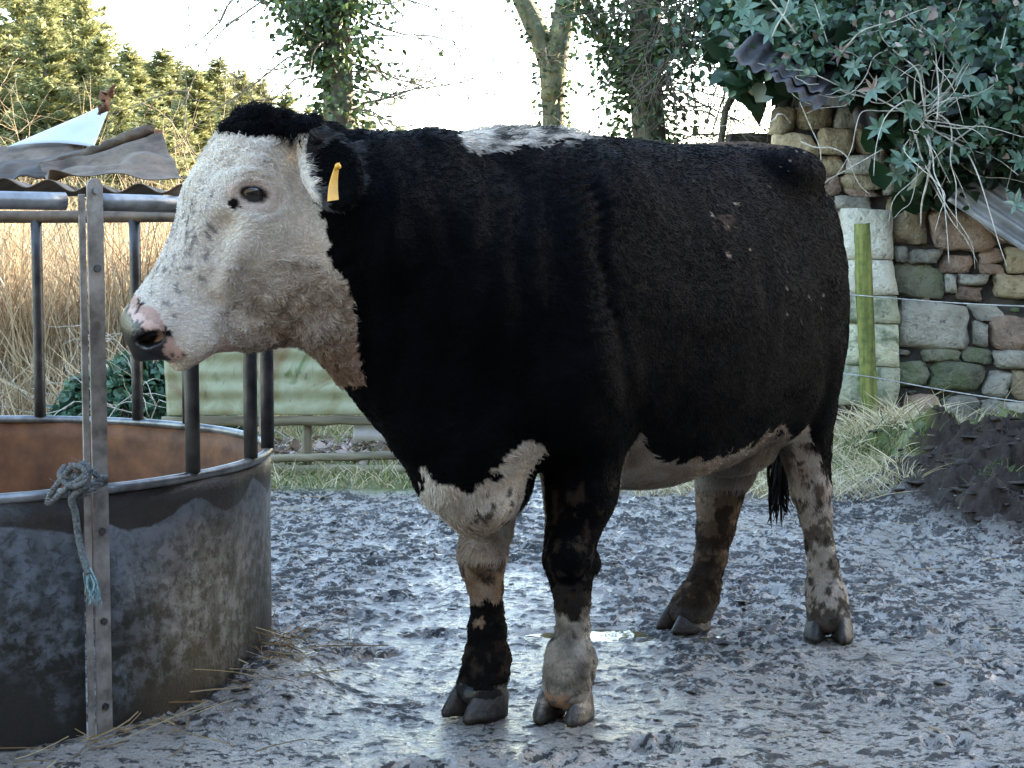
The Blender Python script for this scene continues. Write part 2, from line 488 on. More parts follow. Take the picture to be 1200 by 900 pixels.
class Field:
    def __init__(s, lo, hi, h):
        s.h = h; s.lo = np.array(lo, float)
        s.n = np.ceil((np.array(hi) - s.lo) / h).astype(int) + 1
        s.ax = [s.lo[i] + np.arange(s.n[i]) * h for i in range(3)]
        s.d = np.full(s.n, 1.0, np.float32)
    def sub(s, lo, hi):
        i0 = [max(0, int((lo[i] - s.lo[i]) / s.h)) for i in range(3)]
        i1 = [min(s.n[i], int((hi[i] - s.lo[i]) / s.h) + 2) for i in range(3)]
        sl = tuple(slice(a, b) for a, b in zip(i0, i1))
        X, Y, Z = np.meshgrid(*[s.ax[i][sl[i]].astype(np.float32) for i in range(3)], indexing='ij')
        return sl, X, Y, Z
    def put(s, sl, d, k, op='add'):
        a = s.d[sl]
        if op == 'add':
            if k > 0:
                hh = np.clip(0.5 + 0.5 * (a - d) / k, 0, 1)
                s.d[sl] = a * (1 - hh) + d * hh - k * hh * (1 - hh)
            else: s.d[sl] = np.minimum(a, d)
        else:
            d = -d
            if k > 0:
                hh = np.clip(0.5 - 0.5 * (a - d) / k, 0, 1)
                s.d[sl] = a * (1 - hh) + d * hh + k * hh * (1 - hh)
            else: s.d[sl] = np.maximum(a, d)
    def cone(s, p0, r0, p1, r1, k=0.03, op='add'):
        p0, p1 = np.asarray(p0, float), np.asarray(p1, float)
        m = max(r0, r1) + k + 0.04
        sl, X, Y, Z = s.sub(np.minimum(p0, p1) - m, np.maximum(p0, p1) + m)
        ba = p1 - p0; L2 = ba @ ba + 1e-9
        t = np.clip(((X - p0[0]) * ba[0] + (Y - p0[1]) * ba[1] + (Z - p0[2]) * ba[2]) / L2, 0, 1)
        d = np.sqrt((X - p0[0] - t * ba[0]) ** 2 + (Y - p0[1] - t * ba[1]) ** 2 + (Z - p0[2] - t * ba[2]) ** 2) - (r0 + t * (r1 - r0))
        s.put(sl, d, k, op)
    def chain(s, pts, k=0.03):
        for (a, ra), (b, rb) in zip(pts[:-1], pts[1:]): s.cone(a, ra, b, rb, k)
    def ell(s, c, r, axes=None, k=0.03, op='add'):
        c, r = np.asarray(c, float), np.asarray(r, float)
        A = np.eye(3) if axes is None else np.asarray(axes, float)
        m = (np.abs(A) * r[:, None]).sum(0) + k + 0.04
        sl, X, Y, Z = s.sub(c - m, c + m)
        q = [((X - c[0]) * A[i, 0] + (Y - c[1]) * A[i, 1] + (Z - c[2]) * A[i, 2]) / r[i] for i in range(3)]
        k0 = np.sqrt(q[0] ** 2 + q[1] ** 2 + q[2] ** 2)
        k1 = np.sqrt((q[0] / r[0]) ** 2 + (q[1] / r[1]) ** 2 + (q[2] / r[2]) ** 2) + 1e-6
        s.put(sl, k0 * (k0 - 1) / k1, k, op)
    def mesh(s):
        d = s.d; n = s.n
        ins = d < 0
        c = np.zeros(n - 1, np.uint8)
        for o in np.ndindex(2, 2, 2):
            c += ins[o[0]:n[0] - 1 + o[0], o[1]:n[1] - 1 + o[1], o[2]:n[2] - 1 + o[2]]
        act = np.argwhere((c > 0) & (c < 8))
        idx = -np.ones(n - 1, np.int32)
        idx[act[:, 0], act[:, 1], act[:, 2]] = np.arange(len(act))
        cv = {o: d[act[:, 0] + o[0], act[:, 1] + o[1], act[:, 2] + o[2]] for o in np.ndindex(2, 2, 2)}
        acc = np.zeros((len(act), 3)); cnt = np.zeros(len(act))
        for o in np.ndindex(2, 2, 2):
            for ax in range(3):
                if o[ax]: continue
                e = list(o); e[ax] = 1; e = tuple(e)
                a, b = cv[o], cv[e]
                mk = (a < 0) != (b < 0)
                t = np.where(mk, a / np.where(mk, a - b, 1), 0)
                p = np.array(o, float)[None, :].repeat(len(act), 0); p[:, ax] = t
                acc += p * mk[:, None]; cnt += mk
        V = (act + acc / cnt[:, None]) * s.h + s.lo
        F = []
        for ax in range(3):
            a, b = [(1, 2), (2, 0), (0, 1)][ax]
            sa = [slice(None)] * 3; sb = [slice(None)] * 3
            sa[ax] = slice(0, -1); sb[ax] = slice(1, None)
            i0, i1 = ins[tuple(sa)], ins[tuple(sb)]
            for flip in (0, 1):
                e = np.argwhere((i0 & ~i1) if flip == 0 else (~i0 & i1))
                e = e[(e[:, a] > 0) & (e[:, b] > 0) & (e[:, a] < n[a] - 1) & (e[:, b] < n[b] - 1)]
                def at(da, db):
                    q = e.copy(); q[:, a] -= da; q[:, b] -= db
                    return idx[q[:, 0], q[:, 1], q[:, 2]]
                q = np.stack([at(1, 1), at(0, 1), at(0, 0), at(1, 0)], 1)
                F.append(q if flip == 0 else q[:, ::-1])
        return V, np.concatenate(F)

def smooth_mesh(V, F, it=3, lam=0.5):
    E = np.concatenate([F[:, [0, 1]], F[:, [1, 2]], F[:, [2, 3]], F[:, [3, 0]]])
    cnt = np.bincount(E.ravel(), minlength=len(V))[:, None]
    for _ in range(it):
        for s in (lam, -lam * 1.03):
            acc = np.zeros_like(V)
            for k in range(3):
                acc[:, k] = np.bincount(E[:, 0], V[E[:, 1], k], len(V)) + np.bincount(E[:, 1], V[E[:, 0], k], len(V))
            V = V + s * (acc / cnt - V)
    return V
def vnormals(V, F):
    fn = np.cross(V[F[:, 2]] - V[F[:, 0]], V[F[:, 3]] - V[F[:, 1]])
    nn = np.zeros_like(V)
    for k in range(3):
        for j in range(4): nn[:, k] += np.bincount(F[:, j], fn[:, k], len(V))
    return nn / (np.linalg.norm(nn, axis=1)[:, None] + 1e-12)

# ---- head frame
HS = 3.80 / 2000.0                            # metres per pixel at the head
_A0, _A1 = PX(340, 195, 3.84), PX(172, 400, 3.74)
H_a = (_A1 - _A0); H_a /= np.linalg.norm(H_a)
_c0 = np.array([0, -1.0, 0]); _c0 -= H_a * (_c0 @ H_a); _c0 /= np.linalg.norm(_c0)
_b0 = np.cross(H_a, _c0); _b0 = _b0 if _b0[0] < 0 else -_b0
RHO = math.radians(24)
H_b = math.cos(RHO) * _b0 + math.sin(RHO) * _c0
H_c = math.cos(RHO) * _c0 - math.sin(RHO) * _b0
HA0 = toL(_A0); HA = np.stack([H_a, H_b, H_c]) @ _cl.T          # head axes as local rows
def HP(t, s, c): return HA0 + (t * HA[0] + s * HA[1] + c * HA[2]) * HS   # head pixels -> cow local
HD = np.array([(-62, 8), (-40, 44), (-29, 62), (0, 80), (18, 86), (52, 84), (95, 80), (135, 62), (187, 47), (234, 43), (261, 37), (275, 24), (288, 0)], float)
HV = np.array([(-62, -30), (-7, -72), (30, -100), (63, -128), (100, -150), (125, -152), (156, -137), (196, -102), (224, -70), (264, -33), (280, -14), (288, -8)], float)
HW = np.array([(-62, 16), (-30, 40), (18, 57), (60, 64), (95, 61), (135, 50), (187, 42), (225, 46), (255, 45), (275, 33), (288, 10)], float)

HOOVES = []
def build_cow_field():
    f = Field((-1.06, -1.02, -0.02), (1.62, 0.46, 1.60), 0.0085)
    # trunk, lofted through stations along the spine
    st = np.array([(-.86, 1.24, 1.04, .03), (-.81, 1.33, .90, .10), (-.73, 1.40, .78, .17), (-.6, 1.45, .68, .235), (-.45, 1.465, .605, .29), (-.28, 1.452, .565, .335),
                   (-.05, 1.44, .535, .375), (.15, 1.44, .53, .375), (.35, 1.446, .575, .335), (.5, 1.444, .615, .285), (.65, 1.41, .62, .225), (.78, 1.345, .63, .15), (.88, 1.20, .72, .05)])
    sl, X, Y, Z = f.sub((-1.0, -.5, .4), (1.0, .5, 1.58))
    xs = f.ax[0][sl[0]]
    dx = np.maximum(np.maximum(st[0, 0] - xs, xs - st[-1, 0]), 0)[:, None, None]
    from_st = lambda k: sinterp(xs, st[:, 0], st[:, k])[:, None, None]
    zt, zb, hw = from_st(1), from_st(2), from_st(3)
    zc, hh = (zt + zb) / 2, (zt - zb) / 2
    zn = np.clip((Z - zc) / hh, -1.3, 1.3)
    wf = 1 - 0.13 * zn - 0.06 * zn * zn
    r = (np.abs(Y / (hw * wf)) ** 2.3 + np.abs(zn) ** 2.3) ** (1 / 2.3)
    d = (r - 1) * np.minimum(hw, hh) * 0.85 + dx
    f.put(sl, d.astype(np.float32), 0.0)
    for s in (1, -1):
        f.ell((.45, s * .185, 1.06), (.17, .115, .30), k=.09)                 # shoulder blade
        f.ell((.60, s * .19, .88), (.15, .115, .17), k=.07)                 # point of shoulder
        f.ell((-.44, s * .185, 1.375), (.11, .08, .055), k=.09)               # hook bone
        f.ell((-.71, s * .085, 1.22), (.09, .09, .12), k=.05)                # pin bone
        f.ell((-.53, s * .13, .98), (.23, .14, .37), k=.08)              # thigh
        f.ell((-.37, s * .20, .80), (.10, .09, .16), k=.07)                 # stifle
    # flank hollow
    for s in (1, -1): f.ell((-.26, s * .385, 1.22), (.13, .05, .09), k=.09, op='cut')
    # udder under the flank, navel fold
    f.ell((-.42, 0, .575), (.16, .12, .07), k=.06)
    # neck
    f.chain([((.58, -.02, 1.08), .30), ((.74, -.07, 1.07), .265), (LP(470, 285, 3.99), .225), (LP(425, 268, 3.91), .178), (LP(388, 243, 3.88), .138)], k=.08)
    f.chain([((.45, 0, 1.355), .07), ((.66, -.04, 1.325), .08), (LP(505, 206, 4.0), .078), (LP(440, 205, 3.92), .076), (LP(388, 205, 3.88), .066)], k=.07)
    f.chain([(LP(405, 355, 3.88), .10), (LP(440, 385, 3.93), .12), (LP(490, 440, 3.98), .13), (LP(540, 500, 4.02), .15)], k=.08)
    # dewlap and brisket
    f.chain([(LP(372, 385, 3.82), .045), (LP(412, 410, 3.87), .034), (LP(452, 452, 3.90), .034), (LP(485, 505, 3.92), .042), (LP(523, 560, 3.96), .055), (LP(560, 588, 4.03), .068), (LP(592, 575, 4.09), .058)], k=.05)
    f.ell((.70, -.01, .62), (.13, .085, .10), k=.05)
    # near fore leg (left)
    f.chain([((.55, .17, .88), .125), (LP(682, 520, 4.18), .105), (LP(681, 575, 4.155), .085), (LP(669, 630, 4.14), .060), (LP(666, 655, 4.13), .059), (LP(669, 682, 4.13), .047), (LP(671, 705, 4.13), .040), (LP(671, 738, 4.14), .038), (LP(669, 768, 4.13), .054), (LP(667, 786, 4.125), .055)], k=.018)
    f.cone(LP(676, 600, 4.20), .065, (.50, .16, .80), .10, k=.05)
    f.ell(LP(664, 652, 4.085), (.040, .052, .050), k=.02); f.ell(LP(690, 660, 4.16), (.03, .03, .035), k=.02)
    # far fore leg
    f.chain([((.60, -.15, .84), .11), (LP(575, 570, 4.22), .085), (LP(570, 615, 4.20), .060), (LP(566, 645, 4.18), .055), (LP(565, 662, 4.18), .053), (LP(569, 688, 4.18), .041), (LP(571, 718, 4.19), .036), (LP(570, 740, 4.19), .043), (LP(571, 768, 4.20), .052), (LP(567, 788, 4.19), .053)], k=.016)
    f.ell(LP(563, 652, 4.13), (.036, .048, .048), k=.02)
    # near hind leg
    f.chain([((-.52, .17, .86), .14), (LP(940, 480, 4.98), .095), (LP(944, 530, 5.02), .066), (LP(950, 572, 5.05), .056), (LP(956, 605, 5.05), .045), (LP(961, 640, 5.05), .040), (LP(964, 665, 5.04), .042), (LP(967, 690, 5.04), .053), (LP(970, 712, 5.03), .055)], k=.018)
    f.cone(LP(957, 480, 5.06), .055, LP(959, 565, 5.10), .030, k=.035)       # hock tendon
    f.ell(LP(961, 556, 5.13), (.03, .03, .04), k=.02)
    # far hind leg
    f.chain([((-.50, -.16, .84), .13), (LP(850, 545, 5.12), .090), (LP(842, 585, 5.15), .066), (LP(838, 622, 5.17), .055), (LP(833, 652, 5.16), .045), (LP(826, 680, 5.14), .046), (LP(820, 700, 5.14), .055), (LP(812, 714, 5.13), .054)], k=.018)
    f.cone(LP(866, 540, 5.2), .05, LP(850, 610, 5.2), .028, k=.035)
    # hooves: two claws each, a cleft between them, dew claws behind
    def hoof(u, v, Y, yaw, w=.072, L=.135, hgt=.075, lift=0.0):
        g = toL(GP(u, v)); g[2] = lift
        hd = np.array([math.cos(yaw), math.sin(yaw), 0]); lf = np.array([-hd[1], hd[0], 0])
        HOOVES.append((g, hd, lf))
        for s in (1, -1):
            f.ell(g + lf * s * .026 - hd * .012 + np.array([0, 0, .062]), (.050, .028, .030), [hd, lf, np.array([0, 0, 1.0])], k=.012)
        f.ell(g - hd * .052 + np.array([0, 0, .050]), (.028, .046, .034), [hd, lf, np.array([0, 0, 1.0])], k=.015)
        f.cone(g + hd * .09 + np.array([0, 0, .040]), .010, g + hd * .02 + np.array([0, 0, .085]), .004, k=.008, op='cut')
    hoof(661, 842, 0, .32)
    f.cone(LP(668, 778, 4.125), .054, LP(665, 806, 4.12), .054, k=.03)
    hoof(559, 838, 0, -.15)
    f.cone(LP(569, 780, 4.19), .050, LP(565, 806, 4.17), .053, k=.03)
    hoof(971, 748, 0, .50)
    f.cone(LP(969, 705, 5.03), .055, LP(970, 722, 5.02), .054, k=.03)
    hoof(803, 738, 0, -.35)
    f.cone(LP(812, 708, 5.13), .052, LP(808, 720, 5.12), .053, k=.03)
    # head
    c0, c1 = HP(110, -30, 0) - .42, HP(110, -30, 0) + .42
    sl, X, Y, Z = f.sub(c0, c1)
    q = [((X - HA0[0]) * HA[i, 0] + (Y - HA0[1]) * HA[i, 1] + (Z - HA0[2]) * HA[i, 2]) / HS for i in range(3)]
    t, s, c = q
    dt = np.maximum(np.maximum(-62 - t, t - 288), 0)
    D = sinterp(t, HD[:, 0], HD[:, 1]); Vv = sinterp(t, HV[:, 0], HV[:, 1]); W = sinterp(t, HW[:, 0], HW[:, 1])
    sc, hh = (D + Vv) / 2, (D - Vv) / 2
    sn = np.clip((s - sc) / hh, -1.4, 1.4)
    egg = np.interp(t, [0, 120, 190, 260], [.34, .32, .12, .02])
    wf = 1 + egg * sn - .10 * np.maximum(sn, 0) ** 2
    ex = 2.5
    r = (np.abs(c / (W * wf)) ** ex + np.abs(sn) ** ex) ** (1 / ex)
    d = ((r - 1) * np.minimum(W, hh) * .9 + dt) * HS
    f.put(sl, d.astype(np.float32), 0.045)
    pxr = lambda *a: np.array(a) * HS
    EA = np.stack([-.50 * HA[0] - .866 * HA[1], .866 * HA[0] - .50 * HA[1], HA[2]])   # the slit of the eye lies level
    for s_ in (1, -1):
        f.ell(HP(52, 50, s_ * 54), pxr(30, 13, 16), HA, k=.02)             # brow
        f.ell(HP(100, 2, s_ * 50), pxr(30, 20, 15), HA, k=.02)
        f.cone(HP(85, 12, s_ * 60), .020, HP(165, -14, s_ * 46), .016, k=.02)
        f.ell(HP(135, 32, s_ * 56), pxr(36, 14, 10), HA, k=.025, op='cut')              # cheek bone
        f.ell(HP(95, -85, s_ * 36), pxr(50, 48, 24), HA, k=.04)             # jaw muscle
        f.ell(HP(62, 31, s_ * 68), pxr(20, 13, 9), EA, k=.012, op='cut')    # eye hollow
        f.ell(HP(62, 31, s_ * 58), pxr(22, 14, 8), EA, k=.010)            # lids
        f.ell(HP(62, 31, s_ * 68), pxr(20, 7.4, 9), EA, k=.004, op='cut')
        ec_ = HP(62, 31, s_ * 61)
        for q0, q1 in ((-19, -8), (-8, 8), (8, 19)):
            f.cone(ec_ + (EA[0] * q0 - EA[1] * (11 - q0 * q0 * .018)) * HS, .0085, ec_ + (EA[0] * q1 - EA[1] * (11 - q1 * q1 * .018)) * HS, .0085, k=.008)
        f.ell(HP(252, 12, s_ * 30), pxr(20, 20, 18), HA, k=.025)            # nostril wing
        f.ell(HP(260, 10, s_ * 38), pxr(16, 8, 18), [(HA[0] + .6 * HA[1]) / 1.166, (HA[1] - .6 * HA[0]) / 1.166, HA[2]], k=.008, op='cut')
        f.ell(HP(225, -32, s_ * 30), pxr(34, 22, 20), HA, k=.03)            # lip pad
    f.ell(HP(240, -45, 0), pxr(30, 15, 28), HA, k=.03)                      # chin
    for s_ in (1, -1):                                                      # mouth line
        pts = [HP(278, -26, s_ * 18), HP(262, -38, s_ * 36), HP(240, -50, s_ * 47), HP(218, -62, s_ * 50), HP(205, -66, s_ * 50)]
        for a, b in zip(pts[:-1], pts[1:]): f.cone(a, .005, b, .005, k=.008, op='cut')
    f.ell(HP(-6, 60, 2), pxr(24, 22, 34), HA, k=.02)                       # poll
    # ears
    for s_ in (1, -1):
        if s_ == 1: base, mid, tip = LP(369, 166, 3.70), LP(396, 190, 3.66), LP(402, 226, 3.63)
        else:
            base = HP(-15, 22, -58); mid = HP(-10, 8, -110); tip = HP(12, -14, -150)
        ax = tip - base; Le = np.linalg.norm(ax); ax /= Le
        nrm = -(_cl @ np.array([-.25, -1, .1])) if s_ == -1 else _cl @ np.array([-.25, -1, .1])
        nrm -= ax * (nrm @ ax); nrm /= np.linalg.norm(nrm)
        wd = np.cross(ax, nrm)
        cen = base + ax * Le * .55 + wd * (.0)
        f.cone(base - ax * .03, .036, cen - nrm * .006, .022, k=.015)
        f.ell(cen, (Le * .72, .066, .024), [ax, wd, nrm], k=.008)
        f.ell(cen + nrm * .028 + ax * .010, (Le * .60, .050, .026), [ax, wd, nrm], k=.010, op='cut')
    return f

import time as _t
_t0 = _t.time()
CF = build_cow_field()
CV_, CFa = CF.mesh()
CV_ = smooth_mesh(CV_, CFa, 2)
CN_ = vnormals(CV_, CFa)
print('cow mesh', len(CV_), len(CFa), 'open', (CFa < 0).sum(), _t.time() - _t0)
# ---- coat pattern: which colour the hair has at a place on the cow
def in_poly(u, v, poly):
    r = np.zeros(u.shape, bool); n = len(poly); j = n - 1
    for i in range(n):
        (xi, yi), (xj, yj) = poly[i], poly[j]
        r ^= ((yi > v) != (yj > v)) & (u < (xj - xi) * (v - yi) / (yj - yi + 1e-9) + xi)
        j = i
    return r
BLACK = np.array((.0018, .0019, .0026)); WHITE = np.array((.74, .66, .56)); CREAM = np.array((.42, .32, .23)); TAN = np.array((.20, .125, .075)); MUDDY = np.array((.055, .038, .026)); WETMUD = np.array((.006, .005, .0045)); GREYW = np.array((.30, .255, .20)); PINK = np.array((.50, .30, .23))
def coat(L):
    """cow-local points -> hair colour (n,3), hair length (n,), curl (n,), density (n,)"""
    W = toW(L); u, v = proj(W)
    n1 = fbm(L[:, 0] * 22, L[:, 1] * 22, L[:, 2] * 22, 3, 5)
    n2 = fbm(L[:, 0] * 60, L[:, 1] * 60, L[:, 2] * 60, 2, 9)
    n3 = fbm(L[:, 0] * 7, L[:, 1] * 7, L[:, 2] * 7, 3, 21)
    uj, vj = u + n1 * 5 + n2 * 2.5, v + n1 * 6 + n2 * 3
    C = np.tile(BLACK, (len(L), 1)); ln = np.full(len(L), .013); curl = np.full(len(L), .15); den = np.ones(len(L))
    mixto = lambda m, c, a=1.0: np.where(np.asarray(m)[:, None], C * (1 - np.reshape(a, (-1, 1)) if np.ndim(a) else C * 0 + 1 - a) + np.asarray(c) * (np.reshape(a, (-1, 1)) if np.ndim(a) else a), C)
    def mx(m, c, a=1.0):
        nonlocal C
        w = np.where(m, a, 0.0)[:, None]
        C = C * (1 - w) + np.asarray(c) * w
    ht = (L - HA0) @ HA.T / HS; t, s, c = ht.T
    head = (u < 432) & (v < 452) & (t > -75) & (np.abs(c) < 130)
    edge = np.interp(v, [110, 150, 170, 205, 240, 310, 350, 400, 440], [352, 356, 356, 362, 371, 386, 409, 416, 424])
    earm = head & (u + n1 * 3 > edge)
    face = head & (uj < edge + 2)
    mx(face, WHITE)
    dirt = np.clip((u - 235) / 150, 0, 1) * np.clip((v - 285) / 90, 0, 1)
    dirt = np.clip(dirt * 1.5 + n1 * .35 * (dirt > .05), 0, 1)
    mx(face, CREAM, np.clip(dirt * 1.1, 0, .75)); mx(face, TAN, np.clip((dirt - .6) * 1.2 + n2 * .3 * (dirt > .4), 0, .6))
    mx(face, TAN * .55, np.clip((n2 - .05) * .9, 0, .6) * np.clip(dirt * 1.6, 0, 1))
    mx(face, np.array((.50, .44, .38)), np.clip(.25 * n1 + .12, 0, .4))
    # dark flecks on the bridge of the nose
    fl = face & (s > 5) & (t > 85) & (t < 225) & (np.abs(c) < 50) & (fbm(t * .10 + c * .16, c * .34 - t * .05, None, 2, 44) > .62)
    mx(fl, np.array((.16, .15, .15)), .7)
    tuft = head & (t < 16 + n1 * 5 + 9 * np.cos(c / 24)) & (t < 30) & (s > 28) & (uj < 362) & (v < 160)
    mx(tuft, BLACK)
    ln = np.where(face, .010, ln); curl = np.where(face, .35, curl)
    ln = np.where(face & (dirt > .25), .019, ln); curl = np.where(face & (dirt > .25), 1.0, curl)
    cr = face & (t < 60) & (s > 20); ln = np.where(cr, .015, ln); curl = np.where(cr, .9, curl)
    ln = np.where(tuft, .036, ln); curl = np.where(tuft, .7, curl)
    throat = (u > 370) & (u < 432) & (v > 385) & (v < 460) & head & (uj < edge + 2)
    mx(throat, np.array((.24, .145, .10)), np.clip((v - 385) / 45 + (u - 385) / 60 - .2 + .3 * n1, 0, .6))
    # muzzle: bare, pink with black patches
    muz = head & (t > 232 + n1 * 4) & (s > -34) & (t + .30 * s > 240 + n1 * 4)
    mx(muz, PINK, .85)
    blk = muz & (((t + .2 * s) > 255 + 9 * fbm(t * .06, s * .06 + c * .04, None, 2, 61)) | (fbm(t * .085, s * .085, c * .085, 2, 62) > .34))
    mx(blk & (s > -30), np.array((.012, .010, .011)))
    for sg in (1, -1):
        mx(head & (np.hypot((t - 258) / 1.3, s - 10) < 9) & (c * sg > 8), np.array((.012, .010, .010)))
    lip = head & (t > 205) & (s < -26) & ((s + .5 * (t - 250)) < -30) & (s < -50 + .4 * (250 - t) * 0)
    mx(lip & (c > -60), PINK, .45)
    den = np.where(muz, 0, den)
    ln = np.where(head & (t > 205), .008, ln); curl = np.where(head & (t > 205), .2, curl)
    for sg in (1, -1):
        e1_, e2_ = (t - 62) * -.50 + (s - 31) * -.866, (t - 62) * .866 + (s - 31) * -.50
        de = np.sqrt(e1_ ** 2 / 3.4 + e2_ ** 2) + 100 * (c * sg < 20)
        mx(head & (de < 21), np.array((.52, .37, .29)), np.clip((20 - de) / 8, 0, .55))
        mx(head & (de < 10.5), np.array((.03, .02, .018)), np.clip((10.5 - de) / 2, 0, 1))
        den = np.where(de < 15, 0, den); ln = np.where(de < 26, .008, ln)
        sp = np.hypot(t - 84 - n1, s - 41) + 100 * (c * sg < 20)
        mx(head & (sp < 6.5), np.array((.015, .012, .012)))
    rim_ = earm & (c > 40) & (v < 250) & (np.abs(np.hypot((u - 391) / 31, (v - 194) / 42) - 1) < .28)
    mx(rim_, np.array((.10, .095, .095)), np.clip(.5 + .6 * n2, 0, .9))  # pale hairy ear rim, with the rim highlight painted into its colour
    ln = np.where(earm & (c > 40) & (v < 245), .020, ln)
    # brisket
    p = [(494, 545), (507, 562), (525, 572), (548, 578), (572, 564), (592, 540), (612, 520), (634, 519), (650, 540), (652, 600), (640, 700), (480, 700)]
    br = in_poly(uj, vj, p) & (L[:, 0] > .40) & (L[:, 2] < .80) & (L[:, 2] > .40) & ((L[:, 1] < .06) | (L[:, 0] > .66))
    mx(br, np.array((.56, .50, .42))); mx(br, CREAM, np.clip(.15 + n1 * .5, 0, .7)); mx(br, TAN, np.clip((vj - 590) / 60 + .2 * n2, 0, .55))
    ln = np.where(br, .026, ln); curl = np.where(br, .35, curl)
    # belly strip
    p = [(728, 478), (745, 482), (757, 525), (775, 543), (830, 540), (880, 520), (912, 505), (925, 500), (925, 600), (715, 600), (718, 530)]
    be = in_poly(uj, vj, p) & (L[:, 0] < .42) & (L[:, 0] > -.62) & (L[:, 2] > .44)
    be |= (L[:, 2] < .60 + .03 * n1) & (L[:, 0] < .38) & (L[:, 0] > -.5) & (L[:, 2] > .5)
    mx(be, np.array((.40, .34, .28)), .85); mx(be, TAN, np.clip(.15 + .5 * n1, 0, .7)); mx(be, MUDDY, np.clip(.6 * n3 + .25, 0, .7))
    ln = np.where(be, .030, ln)
    # topline: white over the withers, brown-grey further back
    top = (L[:, 2] > np.interp(L[:, 0], [.3, .45, .6, .75, .9], [1.440, 1.422, 1.398, 1.378, 1.37]) + .022 * n1 + .008 * n2) & (L[:, 0] > .40 + .05 * n1) & (L[:, 0] < .82) & (np.abs(L[:, 1]) < .13) & (uj > 540)
    mx(top, WHITE * .9, np.clip(.55 + .8 * n1 + .4 * n2, .05, 1)); ln = np.where(top, .030, ln)
    tb = (L[:, 2] > 1.437 + .012 * n1) & (L[:, 0] <= .25) & (L[:, 0] > -.6)
    mx(tb, np.array((.16, .11, .075)), np.clip(.5 + .6 * n1, 0, .9))
    pat = (L[:, 0] < -.72 + .03 * n1) & (L[:, 2] > 1.16 + .05 * n1) & (L[:, 2] < 1.36)
    mx(pat, np.array((.20, .15, .12)), .8)
    # rusty sun-bleached haze and dried dung on the flank
    mx((~head) & (L[:, 2] > .6) & (L[:, 0] < .4) & (n3 > .35), np.array((.0030, .0027, .0028)), np.clip((n3 - .35) * 1.2, 0, .3))
    d = np.hypot(u - 848, (v - 261) * 1.6); mx((d < 15 + 8 * n1) & (n2 > -.1), np.array((.09, .06, .045)), .6)
    mx((fbm(L[:, 0] * 70, L[:, 1] * 70, L[:, 2] * 70, 1, 77) > .86) & (L[:, 0] < .2) & (L[:, 2] > .95) & (n3 > 0), np.array((.35, .27, .2)), .8)
    # legs
    z, x, y = L[:, 2], L[:, 0], L[:, 1]
    zj = z + n1 * .042 + n2 * .012
    nf = (x > .2) & (x < .80) & (y > .02) & (z < .62)
    mx(nf & (zj < .36), np.array((.03, .024, .02)), .8)
    mx(nf & (zj < .265 + .03 * (vnoise(x * 40, y * 40) > 0)), GREYW, np.clip(.9 + .6 * n1, .25, 1))
    ff = (x > .2) & (x < .90) & (y <= .02) & (z < .52) & ~br
    mx(ff, CREAM, .75); mx(ff, TAN, np.clip(.35 + .8 * n1, 0, .85)); mx(ff & (np.abs(zj - .42) < .035), MUDDY, .6)
    mx(ff & (zj < .285 + .03 * n3), WETMUD)
    nh = (x < -.40) & (y > .03) & (z < .76) & ~be
    back = (u + n1 * 5 > np.interp(v, [450, 480, 500, 530, 560, 585], [925, 940, 946, 955, 966, 990])) & (v < 585)
    wl_ = nh & ~back & (vj > 470)
    mx(wl_, np.array((.50, .42, .34))); mx(wl_, np.array((.36, .22, .13)), np.clip(.2 + .7 * n1 - np.abs(z - .48) * 1.2, 0, .8)); mx(wl_ & (z < .42), GREYW, np.clip(.55 + .6 * n1, 0, .9)); mx(wl_ & (n1 > .25) & (z < .5), MUDDY, .7)
    fh = (x < -.30) & (y <= .03) & (z < .58) & ~be
    mx(fh, MUDDY, .85); mx(fh & (u < 838) & (v < 610), CREAM, np.clip(.6 + n1, 0, .8)); mx(fh & (n1 > .15), np.array((.20, .13, .085)), .6)
    leg = (nf | ff | nh | fh)
    spl = fbm(x * 48, y * 48, z * 34, 3, 83) + .5 * n3 + .35 * np.clip((.35 - z) / .3, 0, 1)
    mx(leg & (z < .6) & (spl > .42), MUDDY * .6, np.clip((spl - .42) * 4, 0, .85))
    ln = np.where(leg, .011, ln); ln = np.where(nh & (z > .38) & (z < .62), .020, ln)
    # hooves and mud on them
    hf = z < .085 + .012 * n1
    mx(hf, np.array((.05, .04, .033)), .85); mx(hf & nf & (n1 > -.15), np.array((.30, .25, .2)), .7)
    mx(hf & nf & (n1 < -.35), np.array((.36, .19, .10)), .6)
    mx(hf & ff, WETMUD, .9); mx(hf & nh & (n1 > .3), np.array((.16, .13, .11)), .5)
    mx(z < .028 + .012 * n1, WETMUD, .9)
    den = np.where(hf, 0, np.where(ff & (z < .28), .55, den)); ln = np.where(ff & (z < .28), .009, ln)
    return C, ln, curl, den

m_hide, nt, bs = new_mat('cow_hide')
at = N(nt, 'ShaderNodeAttribute', attribute_name='coat')
vec = coords(nt)
f1 = noise_tex(nt, vec, 160, 4, .65); f2 = noise_tex(nt, vec, 45, 5, .6, 1.0)
nt.links.new(mixc(nt, .55, at.outputs['Color'], ramp(nt, f1, [(.3, .55), (.7, 1.0)]), 'MULTIPLY'), bs.inputs['Base Color'])
bs.inputs['Roughness'].default_value = .65
bs.inputs['Specular IOR Level'].default_value = .04
bump(nt, bs, mth(nt, 'ADD', f1, mth(nt, 'MULTIPLY', f2, 1.3)), .55, .012)
m_muzz, nt, bs = new_mat('cow_muzzle')
at = N(nt, 'ShaderNodeAttribute', attribute_name='coat')
nt.links.new(at.outputs['Color'], bs.inputs['Base Color']); bs.inputs['Roughness'].default_value = .28
bump(nt, bs, noise_tex(nt, coords(nt), 190, 3, .6), .5, .004)

